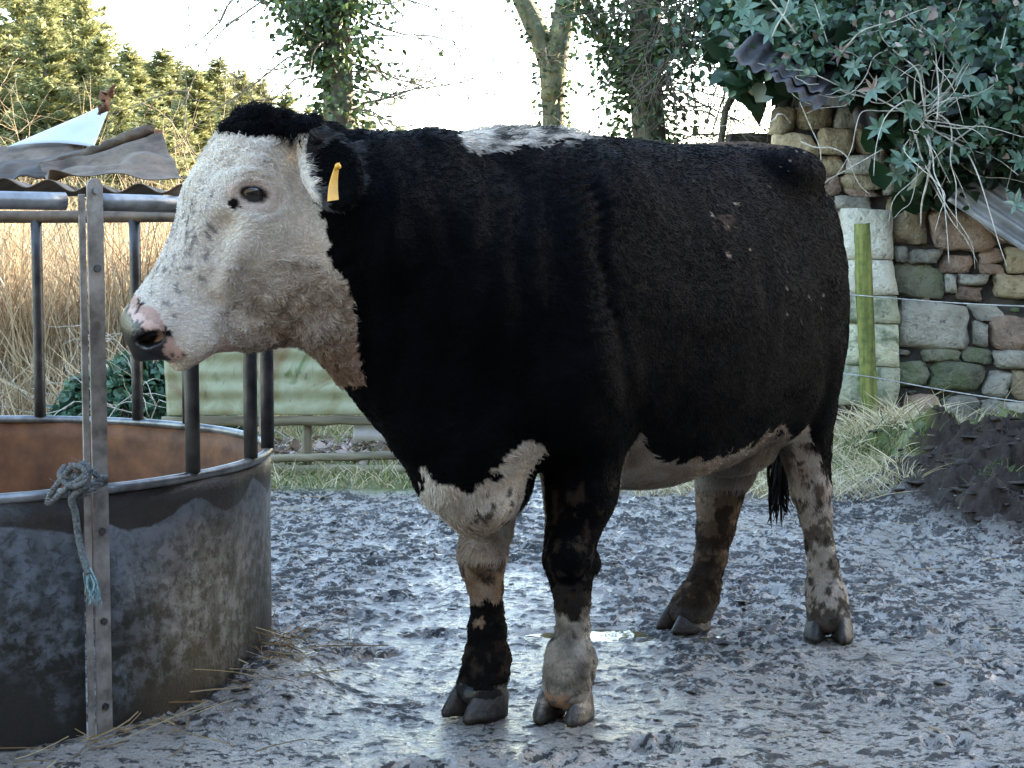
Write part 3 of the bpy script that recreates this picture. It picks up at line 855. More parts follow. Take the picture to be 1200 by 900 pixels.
# folds in the skin behind the shoulder and on the neck; caked mud on the legs
def folds(V, Nn):
    x, y, z = V.T
    u, v = proj(toW(V)); near = y > .08
    ln_ = np.interp(v, [180, 200, 300, 430, 480, 500], [690, 697, 710, 733, 742, 746]) + 9 * fbm(v * .018, u * .004, None, 2, 55)
    vis = near & (x > .25) & (x < .85)
    c = np.exp(-((u - ln_) / 9) ** 2) * np.clip((v - 185) / 40, 0, 1) * np.clip((500 - v) / 40, 0, 1) * vis
    bulge = np.exp(-((u - ln_ + 26) / 20) ** 2) * np.clip((v - 200) / 60, 0, 1) * np.clip((490 - v) / 60, 0, 1) * vis
    rip = np.exp(-((u - ln_ + 12) / 22) ** 2) * np.clip((v - 190) / 30, 0, 1) * np.clip((430 - v) / 60, 0, 1) * vis
    a = np.sin(v * .42 + u * .20 + 2.0 * fbm(u * .02, v * .02, None, 2, 3))
    w2 = np.clip((x - .52) / .15, 0, 1) * np.clip((z - .72) / .15, 0, 1) * np.clip((1.36 - z) / .1, 0, 1) * (u > 425) * (u < 640)
    b = np.sin((x * .8 - y * .8) * 62 + 3.0 * fbm(x * 5, y * 5, z * 3, 2, 8))
    ribs = .0035 * np.sin((x + .18 * z) * 52 + 1.2 * fbm(x * 3, z * 3, None, 2, 57)) * np.exp(-((x + .02) / .22) ** 2) * np.clip((z - .75) / .1, 0, 1) * np.clip((1.3 - z) / .15, 0, 1)
    lump = ribs + fbm(x * 7, y * 7, z * 7, 3, 31) * .0060 * np.clip((z - .5) / .2, 0, 1) * (u > 425)
    leg = np.clip((.34 - z) / .1, 0, 1)
    ht = (V - HA0) @ HA.T / HS; t, s, cc = ht.T
    hd = (u < 425) & (v < 450) & (t > -60)
    rim = 0
    for sg in (1, -1):
        e1_, e2_ = (t - 62) * -.50 + (s - 31) * -.866, (t - 62) * .866 + (s - 31) * -.50
        de = np.sqrt(e1_ ** 2 / 2.2 + e2_ ** 2) + 200 * (cc * sg < 25)
        rim = rim - .0035 * np.exp(-((de - 22) / 2.6) ** 2) + .0022 * np.exp(-((de - 27) / 3) ** 2) - .0028 * np.exp(-((de - 33) / 2.6) ** 2) * (e2_ < 8)
    curly = fbm(V[:, 0] * 42, V[:, 1] * 42, V[:, 2] * 42, 2, 71)
    wc = hd * (t < 225) * np.clip(np.clip((u - 290) / 60, 0, 1) * np.clip((v - 270) / 50, 0, 1) + np.clip((70 - t) / 40, 0, 1) * (s > 25) * .8 + .25, 0, 1) * np.clip((np.sqrt((t - 62) ** 2 + (s - 31) ** 2) - 30) / 12, 0, 1)
    face_ = rim * hd + curly * .0042 * wc
    ffm = (x > .2) & (y <= .02) & (z < .29) & (z > .05)
    cake = fbm(x * 38, y * 38, z * 30, 3, 61) * leg * np.where(ffm, .006, .0035) + np.maximum(fbm(x * 22, y * 22, z * 22, 2, 66) - .2, 0) * leg * np.where(ffm, .008, .005)
    return V + Nn * (rip * a * .0045 + w2 * b * .0022 - c * .009 + bulge * .006 + lump + cake + face_)[:, None]
CV_ = folds(CV_, CN_); CN_ = vnormals(CV_, CFa)
cow = empty('cow', COW_O, COW_YAW)
tag(cow, 'black cow with white face and yellow ear tag standing by the ring feeder', 'cow')
body = obj_np('body', CV_, CFa, m_hide, cow, True)
C_, ln_, cu_, de_ = coat(CV_)
col_attr(body.data, 'coat', C_)
body.data.materials.append(m_muzz)
_ht = (CV_ - HA0) @ HA.T / HS
_fm = ((_ht[CFa[:, 0], 0] > 246) & (de_[CFa[:, 0]] == 0)).astype(np.int32)
body.data.polygons.foreach_set('material_index', _fm)

# ---- hair
def grow_hair(name, V, F, Nn, n, parent, seed=1):
    rg = np.random.default_rng(seed)
    T = np.concatenate([F[:, [0, 1, 2]], F[:, [0, 2, 3]]])
    ar = np.linalg.norm(np.cross(V[T[:, 1]] - V[T[:, 0]], V[T[:, 2]] - V[T[:, 0]]), axis=1)
    ctr = V[T].mean(1); uu, vv = proj(toW(ctr))
    wt = ar * np.where((uu < 425) & (vv < 450), 3.2, 1.0) * np.where(ctr[:, 2] < .5, 1.6, 1.0)
    wt = wt * np.where(ctr[:, 2] > 1.0, 1.0, 1.0)
    pick = rg.choice(len(T), n, p=wt / wt.sum())
    a, b = rg.random(n), rg.random(n); fl = a + b > 1; a[fl], b[fl] = 1 - a[fl], 1 - b[fl]
    tr = T[pick]
    P = V[tr[:, 0]] * (1 - a - b)[:, None] + V[tr[:, 1]] * a[:, None] + V[tr[:, 2]] * b[:, None]
    Q = Nn[tr[:, 0]] * (1 - a - b)[:, None] + Nn[tr[:, 1]] * a[:, None] + Nn[tr[:, 2]] * b[:, None]
    Q /= np.linalg.norm(Q, axis=1)[:, None]
    C, ln, curl, den = coat(P)
    keep = rg.random(n) < den
    P, Q, C, ln, curl = P[keep], Q[keep], C[keep], ln[keep], curl[keep]; n = len(P)
    # lie of the coat
    ht = (P - HA0) @ HA.T / HS
    u, v = proj(toW(P)); head = (u < 425) & (v < 450) & (ht[:, 0] > -70)
    flow = np.tile(np.array([-.75, 0, -.75]), (n, 1))
    flow[P[:, 2] < .6] = (-.15, 0, -1)
    fh = -.3 * HA[0] + np.sign(ht[:, 2:3]) * HA[2] * .5 - .6 * HA[1]
    flow[head] = fh[head]
    sw = fbm(P[:, 0] * 14, P[:, 1] * 14, P[:, 2] * 14, 2, 3)[:, None]; sw2 = fbm(P[:, 0] * 14 + 9, P[:, 1] * 14, P[:, 2] * 14, 2, 13)[:, None]
    sw3 = fbm(P[:, 0] * 14 + 5, P[:, 1] * 14 + 7, P[:, 2] * 14, 2, 23)[:, None]
    flow = flow + np.concatenate([sw, sw2, sw3], 1) * (.45 + 1.3 * curl[:, None])
    flow = flow + rg.normal(0, .22, (n, 3))
    flow -= Q * (flow * Q).sum(1)[:, None]; flow /= np.linalg.norm(flow, axis=1)[:, None] + 1e-9
    side = np.cross(Q, flow)
    ln = ln * rg.uniform(.7, 1.25, n)
    K = 5
    ss = np.linspace(0, 1, K)
    ph = rg.random(n) * 6.28 * .25 + 6.28 * vnoise(P[:, 0] * 40, P[:, 1] * 40, P[:, 2] * 40, 4)
    lift = .30 + .25 * curl
    pts = np.empty((n, K, 3))
    for i, t in enumerate(ss):
        up = lift * t * (1 - .45 * t)
        wob = curl * .38 * np.sin(ph + t * 5.2) * t
        pts[:, i] = P + (flow * (t * .92 * (1 - .35 * curl))[:, None] + Q * (up + curl * .2 * np.sin(ph * 1.3 + t * 4))[:, None] + side * wob[:, None]) * ln[:, None]
    pts[:, 0] -= Q * .002
    hc = bpy.data.hair_curves.new(name)
    hc.add_curves([K] * n)
    hc.attributes['position'].data.foreach_set('vector', pts.astype(np.float32).ravel())
    rad = np.tile(np.array([.00065, .0006, .0005, .00038, .00012]), (n, 1)) * rg.uniform(.8, 1.3, (n, 1))
    ra = hc.attributes.get('radius') or hc.attributes.new('radius', 'FLOAT', 'POINT')
    ra.data.foreach_set('value', rad.astype(np.float32).ravel())
    j = rg.uniform(.72, 1.28, (n, 1))
    cc = np.ones((n, 4), np.float32); cc[:, :3] = C * j
    ca = hc.attributes.new('coat', 'FLOAT_COLOR', 'CURVE')
    ca.data.foreach_set('color', cc.ravel())
    m, nt, bs = new_mat('cow_hair')
    at = N(nt, 'ShaderNodeAttribute', attribute_name='coat')
    nt.links.new(at.outputs['Color'], bs.inputs['Base Color'])
    bs.inputs['Roughness'].default_value = .55
    bs.inputs['Specular IOR Level'].default_value = .04
    hc.materials.append(m)
    return link(bpy.data.objects.new(name, hc), parent)
fur = grow_hair('fur', CV_, CFa, CN_, 170000, cow)

# ---- claws and dew claws, hard horn on the ends of the feet
m_claw, nt, bs = new_mat('hoof_horn')
at = N(nt, 'ShaderNodeAttribute', attribute_name='tint'); vec = coords(nt)
f = noise_tex(nt, vec, 34, 5, .65); f2 = noise_tex(nt, coords(nt, 'Object', (1, 1, 6)), 30, 3, .5); f3 = noise_tex(nt, vec, 90, 3, .6)
horn = ramp(nt, f2, [(.3, (.055, .042, .033)), (.7, (.30, .24, .18))]); horn = mixc(nt, ramp(nt, f, [(.60, 0.0), (.68, .8)]), horn, (.36, .20, .11))
nt.links.new(mixc(nt, ramp(nt, mth(nt, 'ADD', mth(nt, 'MULTIPLY', at.outputs['Fac'], .8), mth(nt, 'MULTIPLY', f, .55)), [(.42, 0.0), (.52, 1.0)]), horn, ramp(nt, f3, [(.3, (.010, .008, .007)), (.7, (.045, .034, .026))])), bs.inputs['Base Color'])
bs.inputs['Roughness'].default_value = .5; bump(nt, bs, mth(nt, 'ADD', mth(nt, 'MULTIPLY', f, .8), mth(nt, 'MULTIPLY', f3, .5)), .7, .008)
def claw(g, hd, lf, s, dirty, seed):
    K = 18; th = np.linspace(0, 2 * np.pi, K, endpoint=False)
    cx, sy = np.cos(th), np.sin(th)
    px_ = np.where(cx > 0, .072 * np.abs(cx) ** .9, -.050 * np.abs(cx) ** .8)                    # toe pointed, heel round
    py_ = np.where(sy > 0, .034 * np.abs(sy) ** .8, -.021 * np.abs(sy) ** .45) * np.where(cx > 0, 1 - .45 * cx ** 2, 1)   # outer wall curved, inner wall flat
    rings = [(.000, 1.0, .0), (.012, 1.03, -.001), (.030, .95, -.006), (.052, .85, -.014), (.066, .77, -.019), (.072, .62, -.021), (.074, .2, -.022)]
    rs = np.random.default_rng(seed); V = []
    for z, k, bk in rings:
        zz = z * np.where(cx > 0, 1.0, 1.0 - .28 * np.abs(cx))
        wob = 1 + rs.normal(0, .012, K)
        V.append(g + hd * ((px_ * k * wob) + bk)[:, None] + lf * (s * (.030 + py_ * k * wob))[:, None] + np.array([0, 0, 1.0]) * (zz + .002)[:, None])
    sp = .09 * s; V = np.concatenate(V)
    V = g + (V - g) * np.array([1.14, 1.14, 1.06])
    q = V - g; xx_, yy_ = q @ hd, q @ lf
    V = g + hd * (xx_ * math.cos(sp) - yy_ * math.sin(sp))[:, None] + lf * (xx_ * math.sin(sp) + yy_ * math.cos(sp))[:, None] + np.array([0, 0, 1.0]) * q[:, [2]]
    n = len(rings); i = np.arange(n - 1)[:, None] * K; j = np.arange(K)[None]
    F = np.stack([i + j, i + (j + 1) % K, i + K + (j + 1) % K, i + K + j], -1).reshape(-1, 4)
    if s < 0: F = F[:, ::-1]
    o = obj_np('claw', V, [F, np.array([np.arange(K)[::-1] if s > 0 else np.arange(K)])], m_claw, cow, True)
    tint_attr(o.data, np.full(len(V), dirty) + .25 * np.clip(1 - V[:, 2] / .025, 0, 1))
    Vd, Fd = ico(2); w = Vd * np.array([.017, .014, .022]); w[:, 2] -= .008 * Vd[:, 0]
    c = g - hd * .066 + lf * s * .030 + np.array([0, 0, .118])
    o = obj_np('dew_claw', w + c, Fd, m_claw, cow, True); tint_attr(o.data, np.full(len(Vd), .5))
for k, (g, hd, lf) in enumerate(HOOVES):
    for s in (1, -1): claw(g, hd, lf, s, [.30, .85, .62, .55][k], k * 2 + s + 3)

# ---- eyes
m_eye, nt, bs = new_mat('cow_eye')
at = N(nt, 'ShaderNodeAttribute', attribute_name='eye')
nt.links.new(at.outputs['Color'], bs.inputs['Base Color'])
bs.inputs['Roughness'].default_value = .04
bs.inputs['Coat Weight'].default_value = .6
bs.inputs['Coat Roughness'].default_value = .02
Ie, IF = ico(4)
for sg in (1, -1):
    cen = HP(62, 31, sg * 50.5)
    V = Ie * .031
    ec = np.where((Ie @ (HA[2] * sg + .12 * HA[1]) > .15)[:, None], np.array((.012, .008, .007)), np.array((.14, .085, .06)))
    e = obj_np('eye', V + cen, IF, m_eye, cow, True)
    col_attr(e.data, 'eye', ec)

# ---- ear tag: a bent yellow plastic flag and its stud
m_tag = simple_mat('yellow_plastic', (.62, .30, .02), (.78, .40, .035), 30, .45, .1, .002)
def tag_mesh(pts4, thick, n):
    a, b, c, d = [np.asarray(p) for p in pts4]
    bm = bmesh.new(); K = 6; rows = []
    nn = np.cross(b - a, d - a); nn /= np.linalg.norm(nn)
    for i in range(K + 1):
        t = i / K; w = 1 - .45 * (1 - t) ** 3
        m0 = a * (1 - t) + d * t; m1 = b * (1 - t) + c * t; mid = (m0 + m1) / 2
        m0 = mid + (m0 - mid) * w; m1 = mid + (m1 - mid) * w
        bow = nn * .006 * math.sin(t * 3.0)
        rows.append([bm.verts.new(m0 + bow), bm.verts.new(m1 + bow), bm.verts.new(m1 + bow - nn * thick), bm.verts.new(m0 + bow - nn * thick)])
    for r0, r1 in zip(rows[:-1], rows[1:]):
        for k in range(4): bm.faces.new([r0[k], r0[(k + 1) % 4], r1[(k + 1) % 4], r1[k]])
    bm.faces.new(rows[0][::-1]); bm.faces.new(rows[-1])
    bmesh.ops.recalc_face_normals(bm, faces=bm.faces)
    return bm
eartag = obj_bm('ear_tag', tag_mesh([LP(392, 192, 3.605), LP(399, 190, 3.62), LP(396.5, 234, 3.59), LP(384, 236, 3.57)], .0022, 1), m_tag, cow)
sp = toL(PX(396, 195, 3.605)); V, F = ico(2); obj_np('stud', V * .007 + sp, F, m_tag, eartag, True)
eartag2 = obj_bm('ear_tag', tag_mesh([LP(409, 200, 3.64), LP(413, 199, 3.65), LP(412, 224, 3.635), LP(407, 225, 3.625)], .0022, 1), m_tag, cow)

# ---- small horn bud at the edge of the poll
m_horn = simple_mat('horn', (.30, .22, .16), (.55, .46, .38), 40, .5, .3, .003)
V, F = ico(3)
hb = V.copy(); hb = hb[:, [0]] * HA[0] * .010 + hb[:, [1]] * HA[1] * .014 + hb[:, [2]] * HA[2] * .012
obj_np('horn_bud', hb + LP(349, 157, 3.725), F, m_horn, cow, True)

# ---- tail: a rope of hide with a clotted switch of hair
tl = [np.array((-.74, .0, 1.355)), np.array((-.85, -.005, 1.26)), np.array((-.885, -.01, 1.12)), np.array((-.88, -.02, .95)), np.array((-.87, -.05, .80)), LP(914, 505, 5.36), LP(913, 560, 5.38), LP(914, 600, 5.38)]
V, F = tube(tl[:7], [.02, .034, .028, .022, .019, .018, .012], 10)
tail = obj_np('tail', V, F, m_hide, cow, True)
col_attr(tail.data, 'coat', np.tile(BLACK * 1.2, (len(V), 1)))
parts_ = []
rg = np.random.default_rng(5)
for k in range(70):
    s0 = np.array(tl[5]) + rg.normal(0, .012, 3) - np.array((0, 0, rg.uniform(-.04, .10)))
    e0 = np.array(tl[7]) + rg.normal(0, .022, 3) + np.array((0, 0, rg.uniform(-.03, .10)))
    md = (s0 + e0) / 2 + rg.normal(0, .02, 3)
    tt = np.linspace(0, 1, 7)[:, None]
    pp = s0 * (1 - tt) ** 2 + 2 * md * tt * (1 - tt) + e0 * tt ** 2
    parts_.append(tube(pp, np.array([.004, .007, .007, .006, .005, .003, .001]) * rg.uniform(.7, 1.2), 5))
V, F = join(parts_)
sw = obj_np('tail_switch', V, F, m_hide, tail, True)
col_attr(sw.data, 'coat', np.tile(np.array((.014, .012, .011)), (len(V), 1)))
# ================================================================== RING FEEDER
FC = np.array([-1.65, 4.60]); FR = .98; FZS = .594; FZT = 1.284
def ringp(deg, r=FR, z=0.0):
    a = math.radians(deg); return np.array([FC[0] + r * math.cos(a), FC[1] + r * math.sin(a), z])
feeder = empty('ring_feeder', (FC[0], FC[1], 0))
tag(feeder, 'round galvanised cattle feeder with upright bars and muddy sheet skirt', 'feeder')
floc = np.array([FC[0], FC[1], 0])
# galvanised sheet, dark peeling band under the rim, algae and mud further down
m_galv, nt, bs = new_mat('weathered_galvanised_sheet')
uv = nt.nodes.new('ShaderNodeUVMap'); sep = nt.nodes.new('ShaderNodeSeparateXYZ'); nt.links.new(uv.outputs[0], sep.inputs[0])
ax, az = sep.outputs[0], sep.outputs[1]
vec = uv.outputs[0]
mp = N(nt, 'ShaderNodeMapping'); mp.inputs['Scale'].default_value = (1, .35, 1); nt.links.new(uv.outputs[0], mp.inputs[0])
g1 = noise_tex(nt, vec, 3, 5, .55); g2 = noise_tex(nt, vec, 22, 6, .65); g3 = noise_tex(nt, vec, 34, 6, .68, .4); g4 = noise_tex(nt, vec, 110, 3, .6)
base = ramp(nt, mth(nt, 'ADD', mth(nt, 'MULTIPLY', g1, .6), mth(nt, 'MULTIPLY', g2, .4)), [(.32, (.13, .145, .17)), (.68, (.27, .29, .325))])
wv = N(nt, 'ShaderNodeTexNoise', Scale=5.0, Detail=3.0, Roughness=.5, noise_dimensions='1D'); nt.links.new(ax, wv.inputs['W'])
scal = mth(nt, 'ABSOLUTE', mth(nt, 'SINE', mth(nt, 'MULTIPLY_ADD', ax, 9.5, 1.3)))
line = mth(nt, 'SUBTRACT', FZS - .012, mth(nt, 'ADD', mth(nt, 'MULTIPLY', scal, .055), mth(nt, 'MULTIPLY', wv.outputs[0], .06)))
line = mth(nt, 'ADD', line, mth(nt, 'MULTIPLY', mth(nt, 'SUBTRACT', g2, .5), .025))
band = ramp(nt, mth(nt, 'MULTIPLY', mth(nt, 'SUBTRACT', az, line), 90.0), [(.0, 0.0), (.5, 1.0)])
col = mixc(nt, band, base, mixc(nt, g2, (.016, .013, .013), (.060, .045, .036)))
low = mth(nt, 'ADD', az, mth(nt, 'MULTIPLY', mth(nt, 'SUBTRACT', g1, .5), .75))
alg = mth(nt, 'MULTIPLY', ramp(nt, low, [(.22, 1.0), (.56, 0.0)]), ramp(nt, g2, [(.40, 0.0), (.56, 1.0)]))
col = mixc(nt, alg, col, (.014, .019, .008))
mudm = mth(nt, 'MAXIMUM', ramp(nt, low, [(.10, 1.0), (.36, 0.0)]), mth(nt, 'MULTIPLY', ramp(nt, low, [(.20, 1.0), (.75, 0.0)]), ramp(nt, g3, [(.47, 0.0), (.60, 1.0)])))
col = mixc(nt, mudm, col, mixc(nt, g4, (.005, .0045, .004), (.022, .018, .013)))
spk = ramp(nt, g3, [(.70, 0.0), (.74, .8)])
col = mixc(nt, spk, col, (.02, .017, .015))
nt.links.new(col, bs.inputs['Base Color'])
nt.links.new(mth(nt, 'MULTIPLY', mth(nt, 'SUBTRACT', 1.0, mth(nt, 'MAXIMUM', mudm, band)), .35), bs.inputs['Metallic'])
nt.links.new(mth(nt, 'MULTIPLY_ADD', g2, .25, .36), bs.inputs['Roughness'])
bump(nt, bs, mth(nt, 'ADD', mth(nt, 'MULTIPLY', mudm, .6), mth(nt, 'MULTIPLY', g4, .4)), .45, .006)
m_rust = simple_mat('rusty_sheet', (.09, .036, .015), (.30, .125, .05), 7, .7, .4, .006)
m_rail = simple_mat('worn_galvanised_tube', (.10, .10, .105), (.34, .34, .34), 12, .38, .25, .003, metallic=.55)
m_bar = simple_mat('dark_steel_tube', (.020, .019, .022), (.085, .075, .07), 16, .42, .3, .003, metallic=.3)
m_flat = simple_mat('rust_flecked_flat_bar', (.13, .108, .09), (.36, .32, .28), 18, .55, .35, .004, metallic=.2)
m_railb = simple_mat('rusty_brown_tube', (.05, .03, .018), (.19, .115, .065), 14, .6, .35, .004)

def ring_sheet(name, d0, d1, z0, z1):
    n = int(abs(d1 - d0) / 1.5); a = np.radians(np.linspace(d0, d1, n + 1)); zs = np.linspace(z0, z1, 12)
    dent = lambda A, Z: .006 * fbm(A * 6, Z * 5, None, 2, 12)
    A, Z = np.meshgrid(a, zs, indexing='ij'); V, Fs, UV = [], [], []
    for side, off in ((0, .0015), (1, -.0015)):
        r = FR + off + dent(A, Z)
        V.append(np.stack([r * np.cos(A), r * np.sin(A), Z], -1).reshape(-1, 3)); UV.append(np.stack([A * FR, Z], -1).reshape(-1, 2))
    nz = len(zs); q = (np.arange(n)[:, None] * nz + np.arange(nz - 1)[None]).ravel()
    Fo = np.stack([q, q + nz, q + nz + 1, q + 1], 1); Fi = Fo[:, ::-1] + (n + 1) * nz
    k = (n + 1) * nz; q2 = np.arange(n) * nz + nz - 1
    Ft = np.stack([q2, q2 + nz, q2 + nz + k, q2 + k], 1)
    V = np.concatenate(V); UV = np.concatenate(UV); F = np.concatenate([Fo, Fi, Ft])
    o = obj_np(name, V, F, m_galv, feeder, True)
    o.data.materials.append(m_rust)
    mi = np.zeros(len(F), np.int32); mi[len(Fo):len(Fo) + len(Fi)] = 1
    o.data.polygons.foreach_set('material_index', mi)
    l = o.data.uv_layers.new(name='UVMap'); vi = np.empty(len(o.data.loops), np.int32); o.data.loops.foreach_get('vertex_index', vi)
    l.data.foreach_set('uv', UV[vi].astype(np.float32).ravel())
    return o
JOINTS = (-46.0, 24.0, 160.0)
for k in range(3):
    ring_sheet('skirt_panel', JOINTS[k] + 1.2, JOINTS[(k + 1) % 3] + (360 if k == 2 else 0) - 1.2, .004, FZS)
def ring_tube(name, d0, d1, z, r, mat, rad=FR, n=10):
    a = np.radians(np.arange(d0, d1 + .1, 3.0))
    V, F = tube(np.stack([rad * np.cos(a), rad * np.sin(a), np.full(len(a), z)], 1), r, n)
    return obj_np(name, V, F, mat, feeder, True)
for k in range(3):
    a, b = JOINTS[k] + 1.0, JOINTS[(k + 1) % 3] + (360 if k == 2 else 0) - 1.0
    ring_tube('top_rail', a, b, FZT - .021, .021, m_rail if k != 1 else m_railb)
    ring_tube('skirt_rim', a, b, FZS + .008, .0125, m_rail)
# uprights
def upright(deg, mat=m_bar, r=.0185):
    p = ringp(deg) - floc; zz = np.linspace(FZS + .018, FZT - .03, 6)
    V, F = tube(np.stack([np.full(6, p[0]), np.full(6, p[1]), zz], 1), r, 12, True)
    return obj_np('upright', V, F, mat, feeder, True)
for d in (-100, -82, -64, -27.5, -9.5, 4, 50, 63, 84, 101, 118, 136, 178, 196, 212, 232, 248):
    upright(d)
# joint flanges, each two flat bars bolted together
def flange(deg):
    p = ringp(deg) - floc; t = math.radians(deg); out = Vector((math.cos(t), math.sin(t), 0)); tan = Vector((-math.sin(t), math.cos(t), 0))
    R = Matrix((tan, out, Vector((0, 0, 1)))).transposed()
    bars = []
    for off, w, dep, top in ((.012, .040, .022, FZT + .012), (-.026, .016, .030, FZT - .005)):
        bm = bmesh.new()
        bm_box(bm, (0, 0, 0), (w, .006, top - .004), R, .0015)
        if w > .03:
            rr = bmesh.ops.create_cone(bm, cap_ends=True, segments=20, radius1=w / 2, radius2=w / 2, depth=.0058)
            M = Matrix((tan, Vector((0, 0, 1)), -out)).transposed()
            for v in rr['verts']: v.co = M @ v.co + Vector((0, 0, (top - .004) / 2))
        c = Vector(p) + tan * off + out * dep + Vector((0, 0, (top + .004) / 2))
        for v in bm.verts: v.co += c
        b = obj_bm('joint_bar', bm, m_flat, feeder); bars.append(b)
    for z in (FZT + .004, 1.112, .51, .30, .10):
        bm = bmesh.new(); rr = bmesh.ops.create_cone(bm, cap_ends=True, segments=6 if z < 1 else 14, radius1=.0085, radius2=.0085, depth=.008)
        M = Matrix((tan, Vector((0, 0, 1)), -out)).transposed(); c = Vector(p) + tan * .012 + out * .028 + Vector((0, 0, z))
        for v in rr['verts']: v.co = M @ v.co + c
        obj_bm('bolt', bm, m_rail if z > 1 else m_bar, bars[0])
for d in JOINTS: flange(d)

# ---- rope knotted round the joint bar, its frayed end hanging
m_rope, nt, bs = new_mat('old_blue_rope')
at = N(nt, 'ShaderNodeAttribute', attribute_name='tint'); f = noise_tex(nt, coords(nt), 140, 3, .6)
c = mixc(nt, at.outputs['Fac'], ramp(nt, f, [(.3, (.045, .048, .050)), (.7, (.20, .20, .19))]), ramp(nt, f, [(.3, (.10, .22, .25)), (.7, (.34, .50, .52))]))
nt.links.new(c, bs.inputs['Base Color']); bs.inputs['Roughness'].default_value = .85
def cspline(P, n):
    P = np.asarray(P, float); d = np.concatenate([[0], np.cumsum(np.linalg.norm(np.diff(P, axis=0), axis=1))])
    t = np.linspace(0, d[-1], n); return np.stack([sinterp(t, d, P[:, k]) for k in range(3)], 1)
def strands(path, r, turns, ns=3):
    T = np.gradient(path, axis=0); T /= np.linalg.norm(T, axis=1)[:, None]
    nrm = np.cross(T, np.array([.3, .2, .93])); nrm /= np.linalg.norm(nrm, axis=1)[:, None]; bn = np.cross(T, nrm)
    s = np.linspace(0, 1, len(path)); out = []
    for k in range(ns):
        a = 2 * np.pi * (k / ns + s * turns)
        out.append(tube(path + (nrm * np.cos(a)[:, None] + bn * np.sin(a)[:, None]) * r * .55, r * .55, 6))
    return out
Yr = 3.79
def rp(u, v, dy=0.0): return PX(u, v, Yr + dy)
parts_ = []; tn = []
def add_rope(pts, r, turns, n, t0=0.0, t1=0.0):
    for V, F in strands(cspline(pts, n), r, turns):
        parts_.append((V, F)); tn.append(np.repeat(np.linspace(t0, t1, n), 6))
add_rope([rp(118, 562), rp(108, 553, -.01), rp(92, 556, -.02), rp(82, 566, -.02), rp(88, 580, -.01), rp(106, 574, -.02), rp(119, 560, 0), rp(122, 566, .05), rp(100, 566, .09), rp(82, 568, .05), rp(76, 562, -.01)], .0075, 16, 120)
add_rope([rp(96, 546, -.03), rp(84, 548, -.03), rp(72, 562, -.03), rp(58, 582, -.02), rp(56, 590, -.01), rp(66, 583, -.03), rp(80, 570, -.04), rp(96, 560, -.04), rp(104, 548, -.03), rp(94, 542, -.02)], .007, 14, 110)
add_rope([rp(80, 552, -.02), rp(96, 570, -.035), rp(84, 584, -.03), rp(88, 600, -.015), rp(92, 630, -.005), rp(98, 655, -.005), rp(104, 672, -.008)], .008, 16, 110, 0, .15)
add_rope([rp(76, 546), rp(70, 556, -.02), rp(86, 570, -.045), rp(100, 563, -.05), rp(98, 550, -.045), rp(82, 545, -.03)], .0065, 10, 80)
rg = np.random.default_rng(4)
for k in range(26):
    e = rp(100 + rg.uniform(-2, 20), 700 + rg.uniform(-8, 12), rg.uniform(-.03, .02)); s0 = rp(104 + rg.normal(0, 2), 668 + rg.uniform(-3, 6), -.008); md = rp(101 + rg.uniform(-2, 14), 686, rg.uniform(-.02, .01))
    V, F = tube(cspline([s0, md, e], 8), np.linspace(.0022, .0009, 8), 5); parts_.append((V, F)); tn.append(np.full(len(V), rg.uniform(.5, 1)))
for k in range(22):
    s0 = rp(rg.uniform(70, 108), rg.uniform(545, 580), -.03); d = np.array([rg.normal(0, .02), -.012, rg.normal(.008, .014)])
    V, F = tube(cspline([s0, s0 + d * .6 + rg.normal(0, .004, 3), s0 + d], 6), np.linspace(.0012, .0006, 6), 4); parts_.append((V, F)); tn.append(np.full(len(V), rg.uniform(0, .3)))
V, F = join(parts_); o = obj_np('rope', V, F, m_rope, None, True); tint_attr(o.data, np.concatenate(tn))
tag(o, 'old grey rope knotted round the feeder upright with frayed teal end', 'rope')

